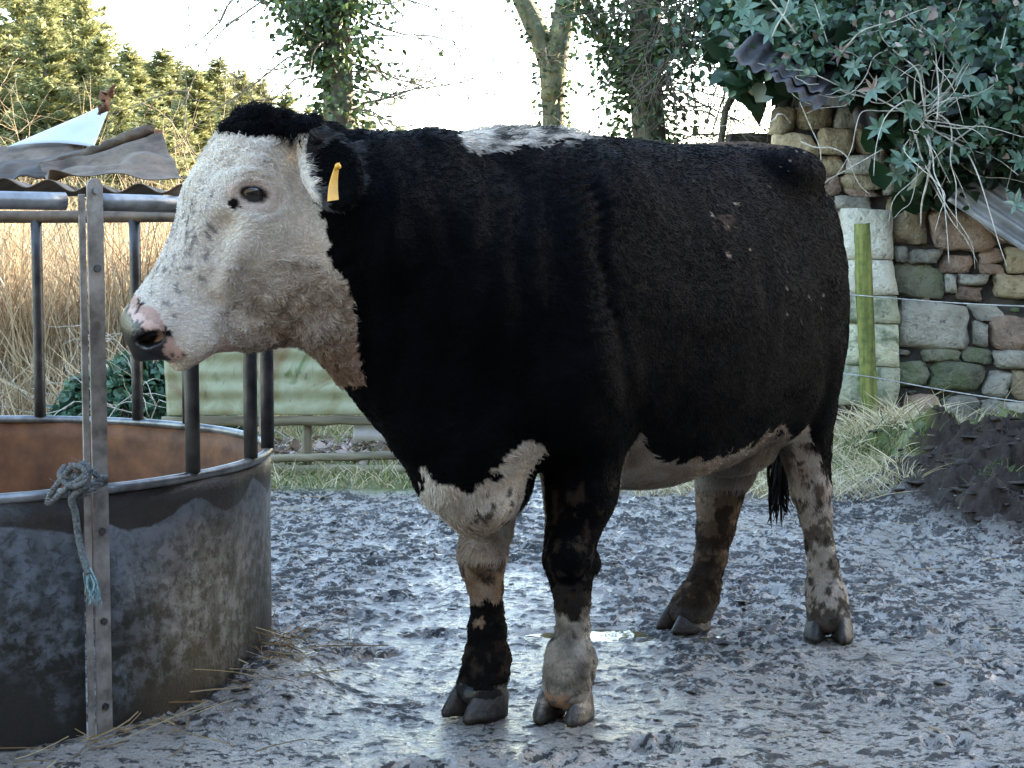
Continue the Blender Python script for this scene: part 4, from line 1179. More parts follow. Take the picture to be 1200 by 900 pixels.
# ---- loose tin laid over the feeder
m_tin, nt, bs = new_mat('rusty_corrugated_tin')
vec = coords(nt); a = noise_tex(nt, vec, 4, 6, .6); b = noise_tex(nt, vec, 26, 5, .65)
c = ramp(nt, mth(nt, 'ADD', mth(nt, 'MULTIPLY', a, .65), mth(nt, 'MULTIPLY', b, .35)), [(.30, (.028, .019, .014)), (.44, (.085, .058, .038)), (.58, (.19, .138, .095)), (.68, (.13, .052, .023))])
nt.links.new(c, bs.inputs['Base Color']); bs.inputs['Roughness'].default_value = .75; bs.inputs['Specular IOR Level'].default_value = .3; bump(nt, bs, b, .5, .008)
m_pale = simple_mat('pale_blue_painted_tin', (.44, .47, .50), (.60, .63, .66), 5, .4, .15, .004)
def tin_sheet(name, c00, c10, c11, c01, mat, nu=60, nv=16, pitch=.0, amp=.0, sag=None, along='u', th=.0022, parent=None):
    c00, c10, c11, c01 = [np.asarray(x, float) for x in (c00, c10, c11, c01)]
    s = np.linspace(0, 1, nu)[:, None, None]; t = np.linspace(0, 1, nv)[None, :, None]
    P = c00 * (1 - s) * (1 - t) + c10 * s * (1 - t) + c11 * s * t + c01 * (1 - s) * t
    nrm = np.cross(c10 - c00, c01 - c00); nrm /= np.linalg.norm(nrm)
    if amp:
        Lu = np.linalg.norm(c10 - c00) if along == 'u' else np.linalg.norm(c01 - c00)
        ph = (s if along == 'u' else t) * Lu / pitch * 2 * np.pi
        P = P + nrm * amp * np.sin(ph + 0 * (s + t))
    if sag is not None: P = P + sag(s, t)
    T = P - nrm * th; n0 = nu * nv
    q = (np.arange(nu - 1)[:, None] * nv + np.arange(nv - 1)[None]).ravel()
    Fa = np.stack([q, q + nv, q + nv + 1, q + 1], 1); Fb = Fa[:, ::-1] + n0
    rim = np.concatenate([np.arange(nu) * nv, (nu - 1) * nv + np.arange(1, nv), (np.arange(nu - 2, -1, -1)) * nv + nv - 1, np.arange(nv - 2, 0, -1)])
    r2 = np.roll(rim, -1); Fc = np.stack([rim, rim + n0, r2 + n0, r2], 1)
    return obj_np(name, np.concatenate([P.reshape(-1, 3), T.reshape(-1, 3)]), np.concatenate([Fa, Fb, Fc]), mat, parent, True)
zr = FZT + .012
def edgewob(a, f, seed): return lambda s, t: np.concatenate([0 * (s + t), 0 * (s + t), a * (vnoise(s * f + 0 * t, t * 2 + 0 * s, None, seed))], -1)
o = tin_sheet('corrugated_sheet', (-1.75, 4.00, zr + .012), (-.79, 4.10, zr + .010), (-.93, 5.20, zr + .022), (-1.9, 5.15, zr + .022), m_tin, 140, 14, .105, .011, edgewob(.010, 5, 3))
tag(o, 'rusty corrugated sheet lying flat on the feeder rail with its wavy edge out', 'metal sheet')
m_shadow_gap = simple_mat('shadow_gap_dark', (.020, .014, .010), (.085, .055, .036), 9, .75, .4, .006, spec=.25)
o = tin_sheet('bent_sheet', PX(58, 208, 4.30), PX(217, 209, 4.32), PX(186, 154, 4.66), PX(46, 200, 4.56), m_tin, 50, 40, .0, .0, lambda s, t: np.concatenate([0 * (s + t), 0 * (s + t), .034 * (np.abs(((t * 2.2 + .12 * s) % 1) - .5) - .25) + .016 * vnoise(s * 4 + 0 * t, t * 4 + 0 * s, None, 5)], -1))
tag(o, 'bent brown tin sheet propped up to a point over the feeder', 'metal sheet')
V, F = tube(cspline([PX(46, 197, 4.55), PX(100, 182, 4.60), PX(150, 161, 4.64), PX(180, 151, 4.65)], 16), np.array([.012, .016, .014, .017, .015, .018, .016, .019, .016, .018, .017, .019, .018, .020, .018, .012]), 6)
V = V + .003 * np.random.default_rng(6).normal(0, 1, V.shape); obj_np('rolled_edge', V, F, m_tin, o, True)
bm = bmesh.new(); bm_box(bm, PX(186, 163, 4.63), (.022, .02, .05), None, .003); obj_bm('torn_lug', bm, m_rust, o)
o = tin_sheet('shadow_gap_sheet', PX(-40, 214, 4.40), PX(70, 209, 4.44), PX(98, 178, 4.74), PX(-40, 196, 4.70), m_shadow_gap, 40, 14, .0, .0, lambda s, t: np.concatenate([0 * (s + t), 0 * (s + t), .012 * vnoise(s * 5 + 0 * t, t * 3 + 0 * s, None, 25)], -1))  # dark sheet put in for the black shadow gap below the bent one
tag(o, 'dark sheet standing in for the shadow gap under the bent brown sheet', 'metal sheet')
o = tin_sheet('folded_sheet', PX(-40, 206, 4.66), PX(92, 190, 4.72), PX(100, 166, 4.92), PX(-40, 172, 4.90), m_tin, 40, 14, .0, .0, lambda s, t: np.concatenate([0 * (s + t), 0 * (s + t), .012 * vnoise(s * 5 + 0 * t, t * 3 + 0 * s, None, 15)], -1))
tag(o, 'folded rusty tin sheet lying under the pale painted panel', 'metal sheet')
o = tin_sheet('painted_panel', PX(8, 172, 4.84), PX(110, 172, 4.86), PX(126, 131, 5.02), PX(112, 128, 5.04), m_pale, 30, 12, .0, .0, lambda s, t: np.concatenate([0 * (s + t), 0 * (s + t), .012 * np.sin(s * 3.1 + 0 * t)], -1))
tag(o, 'pale blue painted tin panel standing up on the heap of sheets', 'metal sheet')
V, F = tube(cspline([PX(116, 134, 4.95), PX(124, 122, 4.94), PX(122, 113, 4.95), PX(131, 107, 4.95), PX(134, 100, 4.96)], 16), np.array([.006, .008, .009, .012, .014, .013, .011, .012, .015, .016, .014, .012, .011, .009, .006, .003]), 6)
V = V + .004 * np.random.default_rng(2).normal(0, 1, V.shape)
o = obj_np('tin_scrap', V, F, m_rust, None, False); tag(o, 'twisted rusty scrap sticking up from the pale panel', 'scrap')
# ================================================================== STONE BARN
WY = 10.70                                  # front face of the wall
BX0, BX1, BY1 = 1.66, 16.0, 13.4
EAVE, RIDGE, RY = 2.05, 4.35, 12.2
barn = empty('stone_barn', (BX0, WY, 0))
tag(barn, 'tumbledown rubble stone barn with whitewashed door jamb under an ivy heap', 'barn')
bo = np.array([BX0, WY, 0.0])
m_core = simple_mat('wall_core_dark', (.014, .012, .010), (.060, .050, .038), 9, .9, .6, .02)
m_inside = simple_mat('barn_inside_dirt', (.012, .010, .008), (.03, .025, .02), 5, .9, .3, .01)
DX1 = PX(984, 400, WY)[0]                   # door jamb
DX0 = DX1 - .62
def part_box(name, x0, x1, y0, y1, z0, z1, mat, bev=0.0):
    bm = bmesh.new(); bm_box(bm, ((x0 + x1) / 2 - bo[0], (y0 + y1) / 2 - bo[1], (z0 + z1) / 2), (x1 - x0, y1 - y0, z1 - z0), None, bev)
    return obj_bm(name, bm, mat, barn)
part_box('wall_core', DX1 + .03, BX1, WY + .06, WY + .5, -.2, EAVE, m_core)
part_box('lintel_core', BX0 + .10, DX1 + .028, WY + .06, WY + .5, 1.50, EAVE, m_core)
part_box('wall_core', BX0 + .10, DX0 - .02, WY + .06, WY + .5, -.2, 1.498, m_core)
part_box('back_wall', BX0, BX1, BY1 - .3, BY1, -.2, EAVE, m_core)
part_box('gable_wall', BX1 - .3, BX1 - .002, WY + .502, BY1 - .302, -.2, EAVE + .6, m_core)
part_box('gable_wall', BX0 + .52, BX0 + .84, WY + .502, BY1 - .302, -.2, EAVE + .3, m_core)
# stones
def stone_mat(name, c1, c2, c3, lich=.25, algae=.0):
    m, nt, bs = new_mat(name)
    oi = nt.nodes.new('ShaderNodeObjectInfo'); tc = nt.nodes.new('ShaderNodeTexCoord')
    va = nt.nodes.new('ShaderNodeVectorMath'); va.operation = 'ADD'
    cm = nt.nodes.new('ShaderNodeCombineXYZ'); nt.links.new(mth(nt, 'MULTIPLY', oi.outputs['Random'], 60.0), cm.inputs[0])
    nt.links.new(tc.outputs['Object'], va.inputs[0]); nt.links.new(cm.outputs[0], va.inputs[1])
    v = va.outputs[0]
    a = noise_tex(nt, v, 5, 6, .62); b = noise_tex(nt, v, 22, 6, .65); e = noise_tex(nt, v, 11, 5, .7)
    c = ramp(nt, a, [(.3, c1), (.52, c2), (.74, c3)])
    k = N(nt, 'ShaderNodeHueSaturation'); nt.links.new(c, k.inputs['Color']); nt.links.new(mth(nt, 'MULTIPLY_ADD', oi.outputs['Random'], .7, .65), k.inputs['Value'])
    c = k.outputs[0]
    c = mixc(nt, mth(nt, 'MULTIPLY', ramp(nt, e, [(.56, 0.0), (.64, 1.0)]), lich), c, (.42, .40, .30))
    c = mixc(nt, mth(nt, 'MULTIPLY', ramp(nt, b, [(.30, 1.0), (.42, 0.0)]), .75), c, (.03, .026, .02))
    if algae: c = mixc(nt, mth(nt, 'MULTIPLY', ramp(nt, a, [(.42, 0.0), (.58, 1.0)]), algae), c, (.075, .115, .038))
    nt.links.new(c, bs.inputs['Base Color']); bs.inputs['Roughness'].default_value = .85
    bump(nt, bs, mth(nt, 'ADD', a, mth(nt, 'MULTIPLY', b, .9)), 1.0, .05)
    return m
M_ST = {'grey': stone_mat('grey_rubble', (.16, .145, .12), (.30, .275, .225), (.43, .395, .33)),
        'red': stone_mat('reddish_rubble', (.18, .12, .09), (.34, .23, .165), (.46, .35, .27)),
        'buff': stone_mat('buff_rubble', (.24, .18, .105), (.46, .36, .22), (.58, .49, .34), .35),
        'green': stone_mat('algae_rubble', (.11, .105, .07), (.21, .20, .14), (.32, .30, .22), .2, .7),
        'white': stone_mat('whitewashed_block', (.56, .52, .40), (.74, .70, .58), (.82, .79, .68), .1, .0),
        'whiteg': stone_mat('mossy_whitewashed_block', (.40, .40, .24), (.68, .65, .50), (.76, .73, .60), .1, .85)}
_SB = {}
def stone_base(k):
    if k not in _SB:
        bm = bmesh.new(); bmesh.ops.create_cube(bm, size=2.0); bmesh.ops.subdivide_edges(bm, edges=bm.edges, cuts=3, use_grid_fill=True)
        V = np.array([v.co[:] for v in bm.verts]); F = np.array([[v.index for v in f.verts] for f in bm.faces]); bm.free()
        _SB[k] = (V, F)
    return _SB[k]
_st = np.random.default_rng(17)
def stone(name, x0, x1, z0, z1, kind, proud=None, sq=6.5, parent=None, depth=.22, rough=.15):
    V, F = stone_base(0)
    p = sq; nr = (np.abs(V) ** p).sum(1) ** (1 / p)
    Vn = V / nr[:, None] * (1 if p > 5 else 1.02)
    o_ = _st.uniform(0, 50)
    d = 1 + rough * fbm(V[:, 0] * 1.1 + o_, V[:, 1] * 1.1, V[:, 2] * 1.1 + o_, 3, 5, .6)[:, None]
    skew = _st.normal(0, .10, 2)
    Vn = Vn * d
    Vn[:, 0] += skew[0] * Vn[:, 2]; Vn[:, 2] += skew[1] * Vn[:, 0]
    pr = _st.uniform(.0, .06) if proud is None else proud
    c = np.array([(x0 + x1) / 2, WY + depth / 2 - pr + .02, (z0 + z1) / 2])
    h = np.array([(x1 - x0) / 2, depth / 2, (z1 - z0) / 2])
    me = mesh_np(name, Vn * h, F, name == 'jamb_block'); me.materials.append(M_ST[kind])
    o = link(bpy.data.objects.new(name, me), barn); o.location = c - bo
    return o
occ = []
def st_px(u0, v0, u1, v1, kind, **kw):
    ex = 1.6 if kw.get('name') == 'jamb_block' else 1.0
    a, b = PX(u0 - ex, v1 + ex, WY), PX(u1 + ex, v0 - ex, WY); occ.append((a[0], b[0], a[2], b[2]))
    return stone(kw.pop('name', 'stone'), a[0], b[0], a[2], b[2], kind, **kw)
for r in [(1040, 229, 1091, 286, 'buff'), (1094, 246, 1162, 293, 'red'), (1050, 308, 1108, 347, 'green'), (1064, 293, 1101, 308, 'grey'), (1103, 300, 1140, 320, 'red'), (1123, 322, 1157, 334, 'grey'),
          (1123, 336, 1152, 352, 'red'), (1150, 310, 1179, 322, 'red'), (1167, 322, 1203, 349, 'buff'), (1054, 355, 1138, 409, 'grey'), (1140, 356, 1176, 376, 'grey'), (1142, 379, 1158, 405, 'grey'), (1162, 371, 1203, 409, 'red'),
          (1081, 410, 1128, 424, 'green'), (1130, 408, 1164, 425, 'green'), (1167, 411, 1203, 432, 'grey'), (1052, 425, 1089, 452, 'green'), (1091, 426, 1155, 458, 'green'), (1157, 435, 1187, 466, 'grey'), (1189, 435, 1215, 469, 'buff'),
          (1059, 464, 1103, 498, 'red'), (1106, 466, 1150, 495, 'grey'), (1152, 470, 1176, 490, 'grey'), (1036, 474, 1058, 500, 'red'), (1150, 293, 1178, 309, 'red'), (1067, 205, 1113, 233, 'red'), (1092, 234, 1113, 245, 'red'),
          (978, 230, 1022, 245, 'grey'), (988, 203, 1036, 222, 'buff'), (993, 222, 1030, 230, 'red'), (1038, 206, 1066, 228, 'grey'), (1109, 321, 1122, 343, 'grey'), (1050, 289, 1063, 306, 'grey'), (1180, 290, 1203, 320, 'buff'), (1164, 252, 1200, 288, 'red'),
          (908, 126, 934, 156, 'buff'), (935, 124, 978, 150, 'buff'), (912, 157, 958, 190, 'buff'), (959, 151, 1002, 180, 'buff'), (960, 181, 990, 206, 'buff'), (919, 191, 958, 228, 'buff'), (961, 207, 986, 229, 'red'), (980, 126, 1020, 150, 'grey'), (1004, 152, 1040, 180, 'buff'), (992, 182, 1040, 203, 'grey'),  # buff on the upper-left corner carries its warm sunlight as stone colour
          (925, 229, 977, 246, 'red'), (1042, 150, 1090, 178, 'grey'), (1042, 180, 1070, 204, 'grey'), (1072, 180, 1120, 203, 'red'), (1022, 126, 1070, 149, 'grey'), (1072, 126, 1120, 149, 'grey'), (1092, 150, 1140, 178, 'grey')]:
    st_px(*r)
# whitewashed jamb blocks
for r in [(985, 246, 1046, 303, 'white'), (987, 305, 1048, 345, 'white'), (986, 347, 1051, 377, 'whiteg'), (989, 379, 1052, 428, 'whiteg'), (985, 430, 1051, 475, 'whiteg')]:
    st_px(*r, name='jamb_block', proud=.085, sq=14.0, rough=.06, depth=.4)
# the rest of the rubble, laid in rough courses round those
zz = -.12
while zz < EAVE:
    ch = _st.uniform(.09, .19); xx = DX1 + .32 + _st.uniform(-.05, .05)
    if zz > 1.6: xx = BX0 + .12
    while xx < 4.9:
        w = ch * _st.uniform(1.0, 2.6)
        b = (xx + .008, xx + w - .008, zz + .008, zz + ch - .008)
        ov = sum(max(0, min(b[1], q[1]) - max(b[0], q[0])) * max(0, min(b[3], q[3]) - max(b[2], q[2])) for q in occ)
        ar = (b[1] - b[0]) * (b[3] - b[2])
        if ov < .15 * ar: stone('stone', *b, _st.choice(['grey', 'grey', 'red', 'green', 'buff']), sq=6.0)
        elif ov < .97 * ar:
            for _ in range(14):
                s_ = _st.uniform(.018, .05); cx, cz = _st.uniform(b[0], b[1]), _st.uniform(b[2], b[3]); q2 = (cx - s_ * 1.3, cx + s_ * 1.3, cz - s_ * .6, cz + s_ * .6)
                if not any(min(q2[1], q[1]) > max(q2[0], q[0]) and min(q2[3], q[3]) > max(q2[2], q[2]) for q in occ):
                    occ.append(q2); stone('stone', *q2, _st.choice(['grey', 'red', 'green']), proud=.0, sq=5.0)
        xx += w
    zz += ch
# roof: rusty corrugated sheets from eave to ridge, both slopes
m_roof = simple_mat('rusty_roof_tin', (.035, .032, .036), (.12, .10, .095), 6, .6, .4, .01, metallic=.1, objvar=.25)
x = BX0 + .40; k = 0
while x < BX1:
    dz = _st.uniform(-.03, .03); droop = .12 if k < 2 else 0
    for (ya, za, yb, zb) in ((WY - .34, EAVE - .02 - droop, RY, RIDGE), (RY, RIDGE + .006, BY1 + .2, EAVE + .1)):
        o = tin_sheet('roof_sheet', (x - bo[0], ya - bo[1], za + dz), (x + .98 - bo[0], ya - bo[1], za + dz - .02), (x + .98 - bo[0], yb - bo[1], zb), (x - bo[0], yb - bo[1], zb), m_roof, 110 if x < 4 else 40, 10, .11, .013, None, 'u', .003, barn)
    x += .95; k += 1
# ragged eave sheets that sag over the corner
o = tin_sheet('roof_sheet', PX(856, 64, 9.95) - bo, PX(962, 114, 9.92) - bo, PX(990, 70, 10.5) - bo, PX(900, 30, 10.6) - bo, m_roof, 60, 12, .09, .015, edgewob(.03, 4, 9), 'u', .003, barn)
o = tin_sheet('roof_sheet', PX(900, 86, 9.85) - bo, PX(958, 124, 9.82) - bo, PX(1000, 95, 10.4) - bo, PX(940, 58, 10.5) - bo, m_roof, 50, 12, .085, .015, edgewob(.02, 4, 19), 'u', .003, barn)

# loose corrugated sheet leaning on the wall at the right
o = tin_sheet('corrugated_sheet', PX(1110, 235, 10.30), PX(1215, 305, 10.2), PX(1262, 215, 10.45), PX(1176, 158, 10.5), simple_mat('dull_grey_tin', (.16, .155, .15), (.34, .33, .32), 5, .5, .3, .006, metallic=.3), 20, 70, .088, .018, None, 'v')
tag(o, 'grey corrugated sheet leaning askew against the stone wall among the ivy', 'metal sheet')

# ================================================================== IVY HEAP ON THE BARN
def leaf_shape(L, w):
    """a pointed, folded leaf: 8 verts, 6 faces (tris/quads) lying along +X"""
    xs = np.array([0, .25, .6, 1.0]) * L; ws = np.array([.05, .45, .42, 0]) * w
    V = [(0, 0, 0)]
    V = [(xs[0], 0, 0), (xs[1], ws[1], .06 * L), (xs[1], 0, -.02 * L), (xs[1], -ws[1], .06 * L), (xs[2], ws[2], .05 * L), (xs[2], 0, -.03 * L), (xs[2], -ws[2], .05 * L), (xs[3], 0, -.10 * L)]
    F3 = np.array([(0, 2, 1), (0, 3, 2), (4, 5, 7), (5, 6, 7)]); F4 = np.array([(1, 2, 5, 4), (2, 3, 6, 5)])
    return np.array(V), [F3, F4]
def frames(d, up, roll=0):
    d = d / np.linalg.norm(d, axis=1)[:, None]
    s = np.cross(up, d); s /= np.linalg.norm(s, axis=1)[:, None] + 1e-9
    n = np.cross(d, s)
    return np.stack([d, s, n], 1)          # rows
def leaves_mesh(name, P, D, UP, L, W, tint, mat, parent=None, kind=None):
    V0, F0 = leaf_shape(1, 1); n = len(P); R = frames(D, UP)
    S = np.stack([L, W, L], 1)
    V = np.einsum('ki,nij->nkj', V0, S[:, :, None] * R) + P[:, None, :]
    off = (np.arange(n) * len(V0))[:, None, None]
    Fs = [(f[None] + off).reshape(-1, f.shape[1]) for f in F0]
    o = obj_np(name, V.reshape(-1, 3), Fs, mat, parent, True)
    tint_attr(o.data, np.repeat(tint, len(V0)))
    if kind: o['kind'] = kind
    return o
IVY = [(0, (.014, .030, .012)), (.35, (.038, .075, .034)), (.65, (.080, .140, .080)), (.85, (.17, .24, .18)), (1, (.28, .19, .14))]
m_ivy = leaf_mat('ivy_leaf', IVY, .28, .12)
m_vine = simple_mat('pale_vine', (.24, .20, .15), (.55, .50, .42), 30, .8, .2, .003)
m_bark = simple_mat('mossy_bark', (.055, .048, .032), (.15, .135, .085), 14, .9, .7, .015, stretch=(1, 1, .3))
rg = np.random.default_rng(33)
ivy = empty('ivy', (3.0, WY, 1.6)); io = np.array([3.0, WY, 1.6])
tag(ivy, 'thick dark ivy heaped over the barn roof with pale bare vines', 'ivy', None)
def ivy_surface(n):
    """points on the lumpy surface that drapes over eave, wall top and roof, with outward normals"""
    x = BX0 - .22 + (rg.random(n) ** 1.5) * 6.0
    q = rg.random(n)
    low = 1.66 - .06 * np.clip((x - 2.3) / .8, 0, 1) + .14 * fbm(x * 2.2, x * 0, None, 2, 90) + .66 * np.clip((2.36 - x) / .28, 0, 1)
    th = q                                            # 0 at the lower fringe .. 1 over the ridge
    z = low + th * (4.9 - low)
    y = np.where(z < 2.35, WY - .42 - .12 * np.sin((z - low) * 3), WY - .42 + (z - 2.35) * .72)
    lump = .28 * fbm(x * 1.6, z * 1.6, None, 3, 91)
    y = y - lump - .05
    x = x - .16 * np.clip(z - 2.1, 0, 1) * (x < 2.0)
    nx_ = np.stack([.35 * fbm(x * 2, z * 2, None, 2, 92) - .3 * (x < 2.0), np.full(n, -1.0), np.full(n, .5)], 1)
    return np.stack([x, y, z], 1), nx_ / np.linalg.norm(nx_, axis=1)[:, None]
P, Nn = ivy_surface(30000)
P = P + rg.normal(0, .07, P.shape) + Nn * rg.uniform(-.22, .06, (len(P), 1))
D = Nn * .6 + rg.normal(0, .8, P.shape) + np.array([0, 0, -.35])
hole = fbm(P[:, 0] * 4.2, P[:, 2] * 4.2, None, 3, 97)
kp = rg.random(len(P)) < sstep(-.75, .05, hole); P, Nn, D = P[kp], Nn[kp], D[kp]
tv = np.clip(.36 + .34 * fbm(P[:, 0] * 2.5, P[:, 2] * 2.5, None, 3, 95) + rg.normal(0, .18, len(P)), 0, .84)
tv = np.where(rg.random(len(P)) < .035, 1.0, tv)
leaves_mesh('leaf_mass', P - io, D, Nn + rg.normal(0, .5, P.shape), rg.uniform(.04, .085, len(P)), rg.uniform(.026, .058, len(P)), tv, m_ivy, ivy, 'stuff')
# thick mat of stems and dead leaf inside, so that it is dark between the leaves and keeps the sun off the yard
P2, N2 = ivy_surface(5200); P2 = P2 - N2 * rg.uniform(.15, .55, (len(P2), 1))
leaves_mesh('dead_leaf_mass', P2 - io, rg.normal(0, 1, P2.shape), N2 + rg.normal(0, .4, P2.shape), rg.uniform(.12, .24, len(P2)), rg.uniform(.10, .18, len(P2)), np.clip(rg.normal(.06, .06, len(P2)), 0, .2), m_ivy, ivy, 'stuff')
# crest over the ridge further along, which shades the yard
n = 7000; xx_ = rg.uniform(2.0, BX1 + .4, n); yy_ = RY + rg.normal(0, .55, n); zz_ = RIDGE - np.abs(yy_ - RY) * 1.1 + np.abs(rg.normal(0, .28, n)) * (1 + .5 * fbm(xx_ * .8, xx_ * 0, None, 2, 96))
P3 = np.stack([xx_, yy_, zz_], 1)
leaves_mesh('leaf_mass', P3 - io, rg.normal(0, 1, P3.shape), np.tile([0, -.4, 1.0], (n, 1)) + rg.normal(0, .5, P3.shape), rg.uniform(.14, .26, n), rg.uniform(.12, .2, n), np.clip(rg.normal(.4, .15, n), 0, .8), m_ivy, ivy, 'stuff')
# big rosettes of leaves that stand out one by one
V0, F0 = leaf_shape(1, 1)
lm = []
for k in range(6):
    me = mesh_np('leaf', V0 * np.array([1, rg.uniform(.30, .42), 1]) + np.array([0, 0, 1]) * (rg.uniform(-.06, .06) * V0[:, [0]] ** 2), F0, True)
    tint_attr(me, np.clip(np.full(len(V0), [.55, .66, .74, .80, .86, 1.0][k]), 0, 1)); me.materials.append(m_ivy); lm.append(me)
ros = [(1000, 80, 3), (1010, 42, 3), (1022, 105, 4), (985, 62, 5), (1040, 28, 5), (1075, 78, 3), (940, 92, 2), (915, 80, 2), (930, 60, 1), (1060, 190, 3), (1050, 205, 2), (1190, 240, 3), (1170, 60, 2), (1130, 30, 2), (900, 40, 2), (880, 30, 1), (960, 20, 1),
       (1100, 120, 2), (1150, 110, 1), (1185, 130, 2), (1110, 60, 1), (1195, 20, 3), (870, 10, 1), (925, 15, 2), (1065, 130, 1), (1030, 150, 1), (1085, 165, 2), (1020, 15, 2), (1150, 160, 1), (1195, 190, 2), (1128, 88, 3), (1010, 60, 2), (990, 110, 2), (1045, 95, 3)]
for (u, v, c) in ros:
    p0 = PX(u, v, WY - .62 - rg.uniform(0, .15) + (max(0, 95 - v) * .0022)); nl = rg.integers(6, 9)
    ax = np.array([rg.normal(0, .3), -1, rg.uniform(.1, .7)]); ax /= np.linalg.norm(ax)
    e1 = np.cross(ax, [0, 0, 1]); e1 /= np.linalg.norm(e1); e2 = np.cross(ax, e1)
    for j in range(nl):
        a = 2 * math.pi * (j + rg.uniform(-.25, .25)) / nl
        d = (e1 * math.cos(a) + e2 * math.sin(a)) + ax * rg.uniform(.1, .5); R = frames(d[None], ax[None])[0]
        o = link(bpy.data.objects.new('leaf', lm[int(np.clip(c + rg.integers(-1, 2), 0, 5)) if c < 5 else 5]), ivy)
        o.matrix_local = Matrix.Translation(Vector(p0 - io)) @ Matrix(R.T.tolist()).to_4x4() @ Matrix.Scale(rg.uniform(.075, .125), 4)
# vines
def wander(p, d, L, n, jit, droop=0.0, rs=None):
    rs = rs or rg; P = [np.array(p, float)]; d = np.array(d, float); d /= np.linalg.norm(d)
    for i in range(n):
        d = d + rs.normal(0, jit, 3) + np.array([0, 0, -droop]); d /= np.linalg.norm(d); P.append(P[-1] + d * L / n)
    return np.array(P)
hub = PX(1078, 140, WY - .68)
for k in range(64):
    if k < 34:
        p = hub + rg.normal(0, .06, 3); d = np.array([rg.uniform(-.4, 1), rg.uniform(-.25, .1), rg.uniform(-1, 1)])
    else:
        p = PX(rg.uniform(900, 1195), rg.uniform(0, 180), WY - .66); d = np.array([rg.normal(0, 1), rg.normal(-.1, .15), rg.normal(-.2, .8)])
    pp = cspline(wander(p, d, rg.uniform(.35, 1.0), 6, .30, .06), 22)
    V, F = tube(pp, np.linspace(rg.uniform(.003, .007), .0015, 22), 6)
    obj_np('vine', V - io, F, m_vine, ivy, True)
pp = cspline([PX(1078, 140, 10.0), PX(1089, 165, 9.98), PX(1088, 205, 10.0), PX(1080, 240, 10.05), PX(1079, 265, 10.1)], 24); V, F = tube(pp, np.linspace(.010, .004, 24), 6); obj_np('vine', V - io, F, m_vine, ivy, True)
pp = cspline([PX(1150, 98, 10.1), PX(1180, 122, 10.05), PX(1215, 170, 10.0)], 14); V, F = tube(pp, np.linspace(.022, .035, 14), 8); obj_np('stem', V - io, F, m_bark, ivy, True)

# ================================================================== UNSEEN SHED ADDED TO CUT SKY LIGHT ON THE YARD
m_block_shed = simple_mat('light_block_shed_tin', (.05, .048, .045), (.14, .125, .11), 2, .7, .3, .01)
shed = empty('light_block_shed', (0, -6.0, 0)); tag(shed, 'unseen dark corrugated shed added on the near side to block sky light', 'shed')
for k, (xa, ya, xb, yb, za, zb) in enumerate(((-11, 3, 11, 3, 0, 5.2), (11, 3, 11, -3, 0, 5.2), (11, -3, -11, -3, 0, 5.2), (-11, -3, -11, 3, 0, 5.2))):
    tin_sheet('wall', (xa, ya, za), (xb, yb, za), (xb, yb, zb), (xa, ya, zb), m_block_shed, 260, 4, .3, .02, None, 'u', .004, shed)
for ya, yb in ((3.4, 0), (-3.4, 0)):
    tin_sheet('roof', (-11.4, ya, 5.15), (11.4, ya, 5.15), (11.4, yb, 6.6), (-11.4, yb, 6.6), m_block_shed, 260, 4, .3, .02, None, 'u', .004, shed)
for x in (-4.0, 5.0):
    bm = bmesh.new(); bm_box(bm, (x, 3.08, 1.75), (3.2, .08, 3.5), None, .01); d = obj_bm('door', bm, m_bark, shed)
    for zz_ in (.6, 2.9):
        bm = bmesh.new(); bm_box(bm, (x, 3.15, zz_), (3.0, .05, .18), None, .005); obj_bm('brace', bm, m_bark, d)

tin_sheet('light_block_wing_wall', (7.2, 11.4, 0), (7.2, 3.1, 0), (7.2, 3.1, 4.4), (7.2, 11.4, 4.4), m_block_shed, 120, 4, .3, .02, None, 'u', .004, shed)  # unseen wing added to keep low sky light off the cow's flank
tin_sheet('light_block_wing_wall', (10.9, 11.4, 0), (7.25, 11.4, 0), (7.25, 11.4, 4.4), (10.9, 11.4, 4.4), m_block_shed, 60, 4, .3, .02, None, 'u', .004, shed)
tin_sheet('light_block_wing_roof', (6.9, 11.7, 4.38), (6.9, 3.5, 4.38), (9.0, 3.5, 5.1), (9.0, 11.7, 5.1), m_block_shed, 120, 4, .3, .02, None, 'u', .004, shed)
# ================================================================== TREES
m_twig = simple_mat('bare_twig', (.060, .048, .036), (.16, .13, .095), 20, .85, .3, .004)
m_ivy2 = leaf_mat('tree_ivy_leaf', [(0, (.014, .030, .010)), (.5, (.045, .075, .022)), (1, (.13, .17, .05))], .38, .22)
def limb_tubes(path, r0, r1, n=9): return tube(path, np.linspace(r0, r1, len(path)), n)
def ivy_on(paths, n, reach, size, seed):
    rs = np.random.default_rng(seed); Ps, Ds = [], []
    tot = sum(np.linalg.norm(np.diff(p, axis=0), axis=1).sum() for p, r in paths)
    for p, r in paths:
        L = np.linalg.norm(np.diff(p, axis=0), axis=1).sum(); k = int(n * L / tot)
        s = rs.random(k) * (len(p) - 1); i = np.clip(s.astype(int), 0, len(p) - 2); f = (s - i)[:, None]
        q = p[i] * (1 - f) + p[i + 1] * f
        a = rs.random(k) * 6.28; o = np.stack([np.cos(a), np.sin(a), rs.normal(0, .4, k)], 1)
        lump = 1 + .7 * fbm(q[:, 0] * 3 + np.cos(a), q[:, 2] * 3 + np.sin(a), None, 2, seed)
        Ps.append(q + o * (r + np.abs(rs.normal(0, reach, k)) * np.clip(lump, .2, 2))[:, None]); Ds.append(o + rs.normal(0, .6, (k, 3)) + np.array([0, 0, -.6]))
    P, D = np.concatenate(Ps), np.concatenate(Ds); m = len(P)
    return P, D, rs.uniform(.6, 1.2, m) * size, rs.uniform(.5, 1.0, m) * size, rs
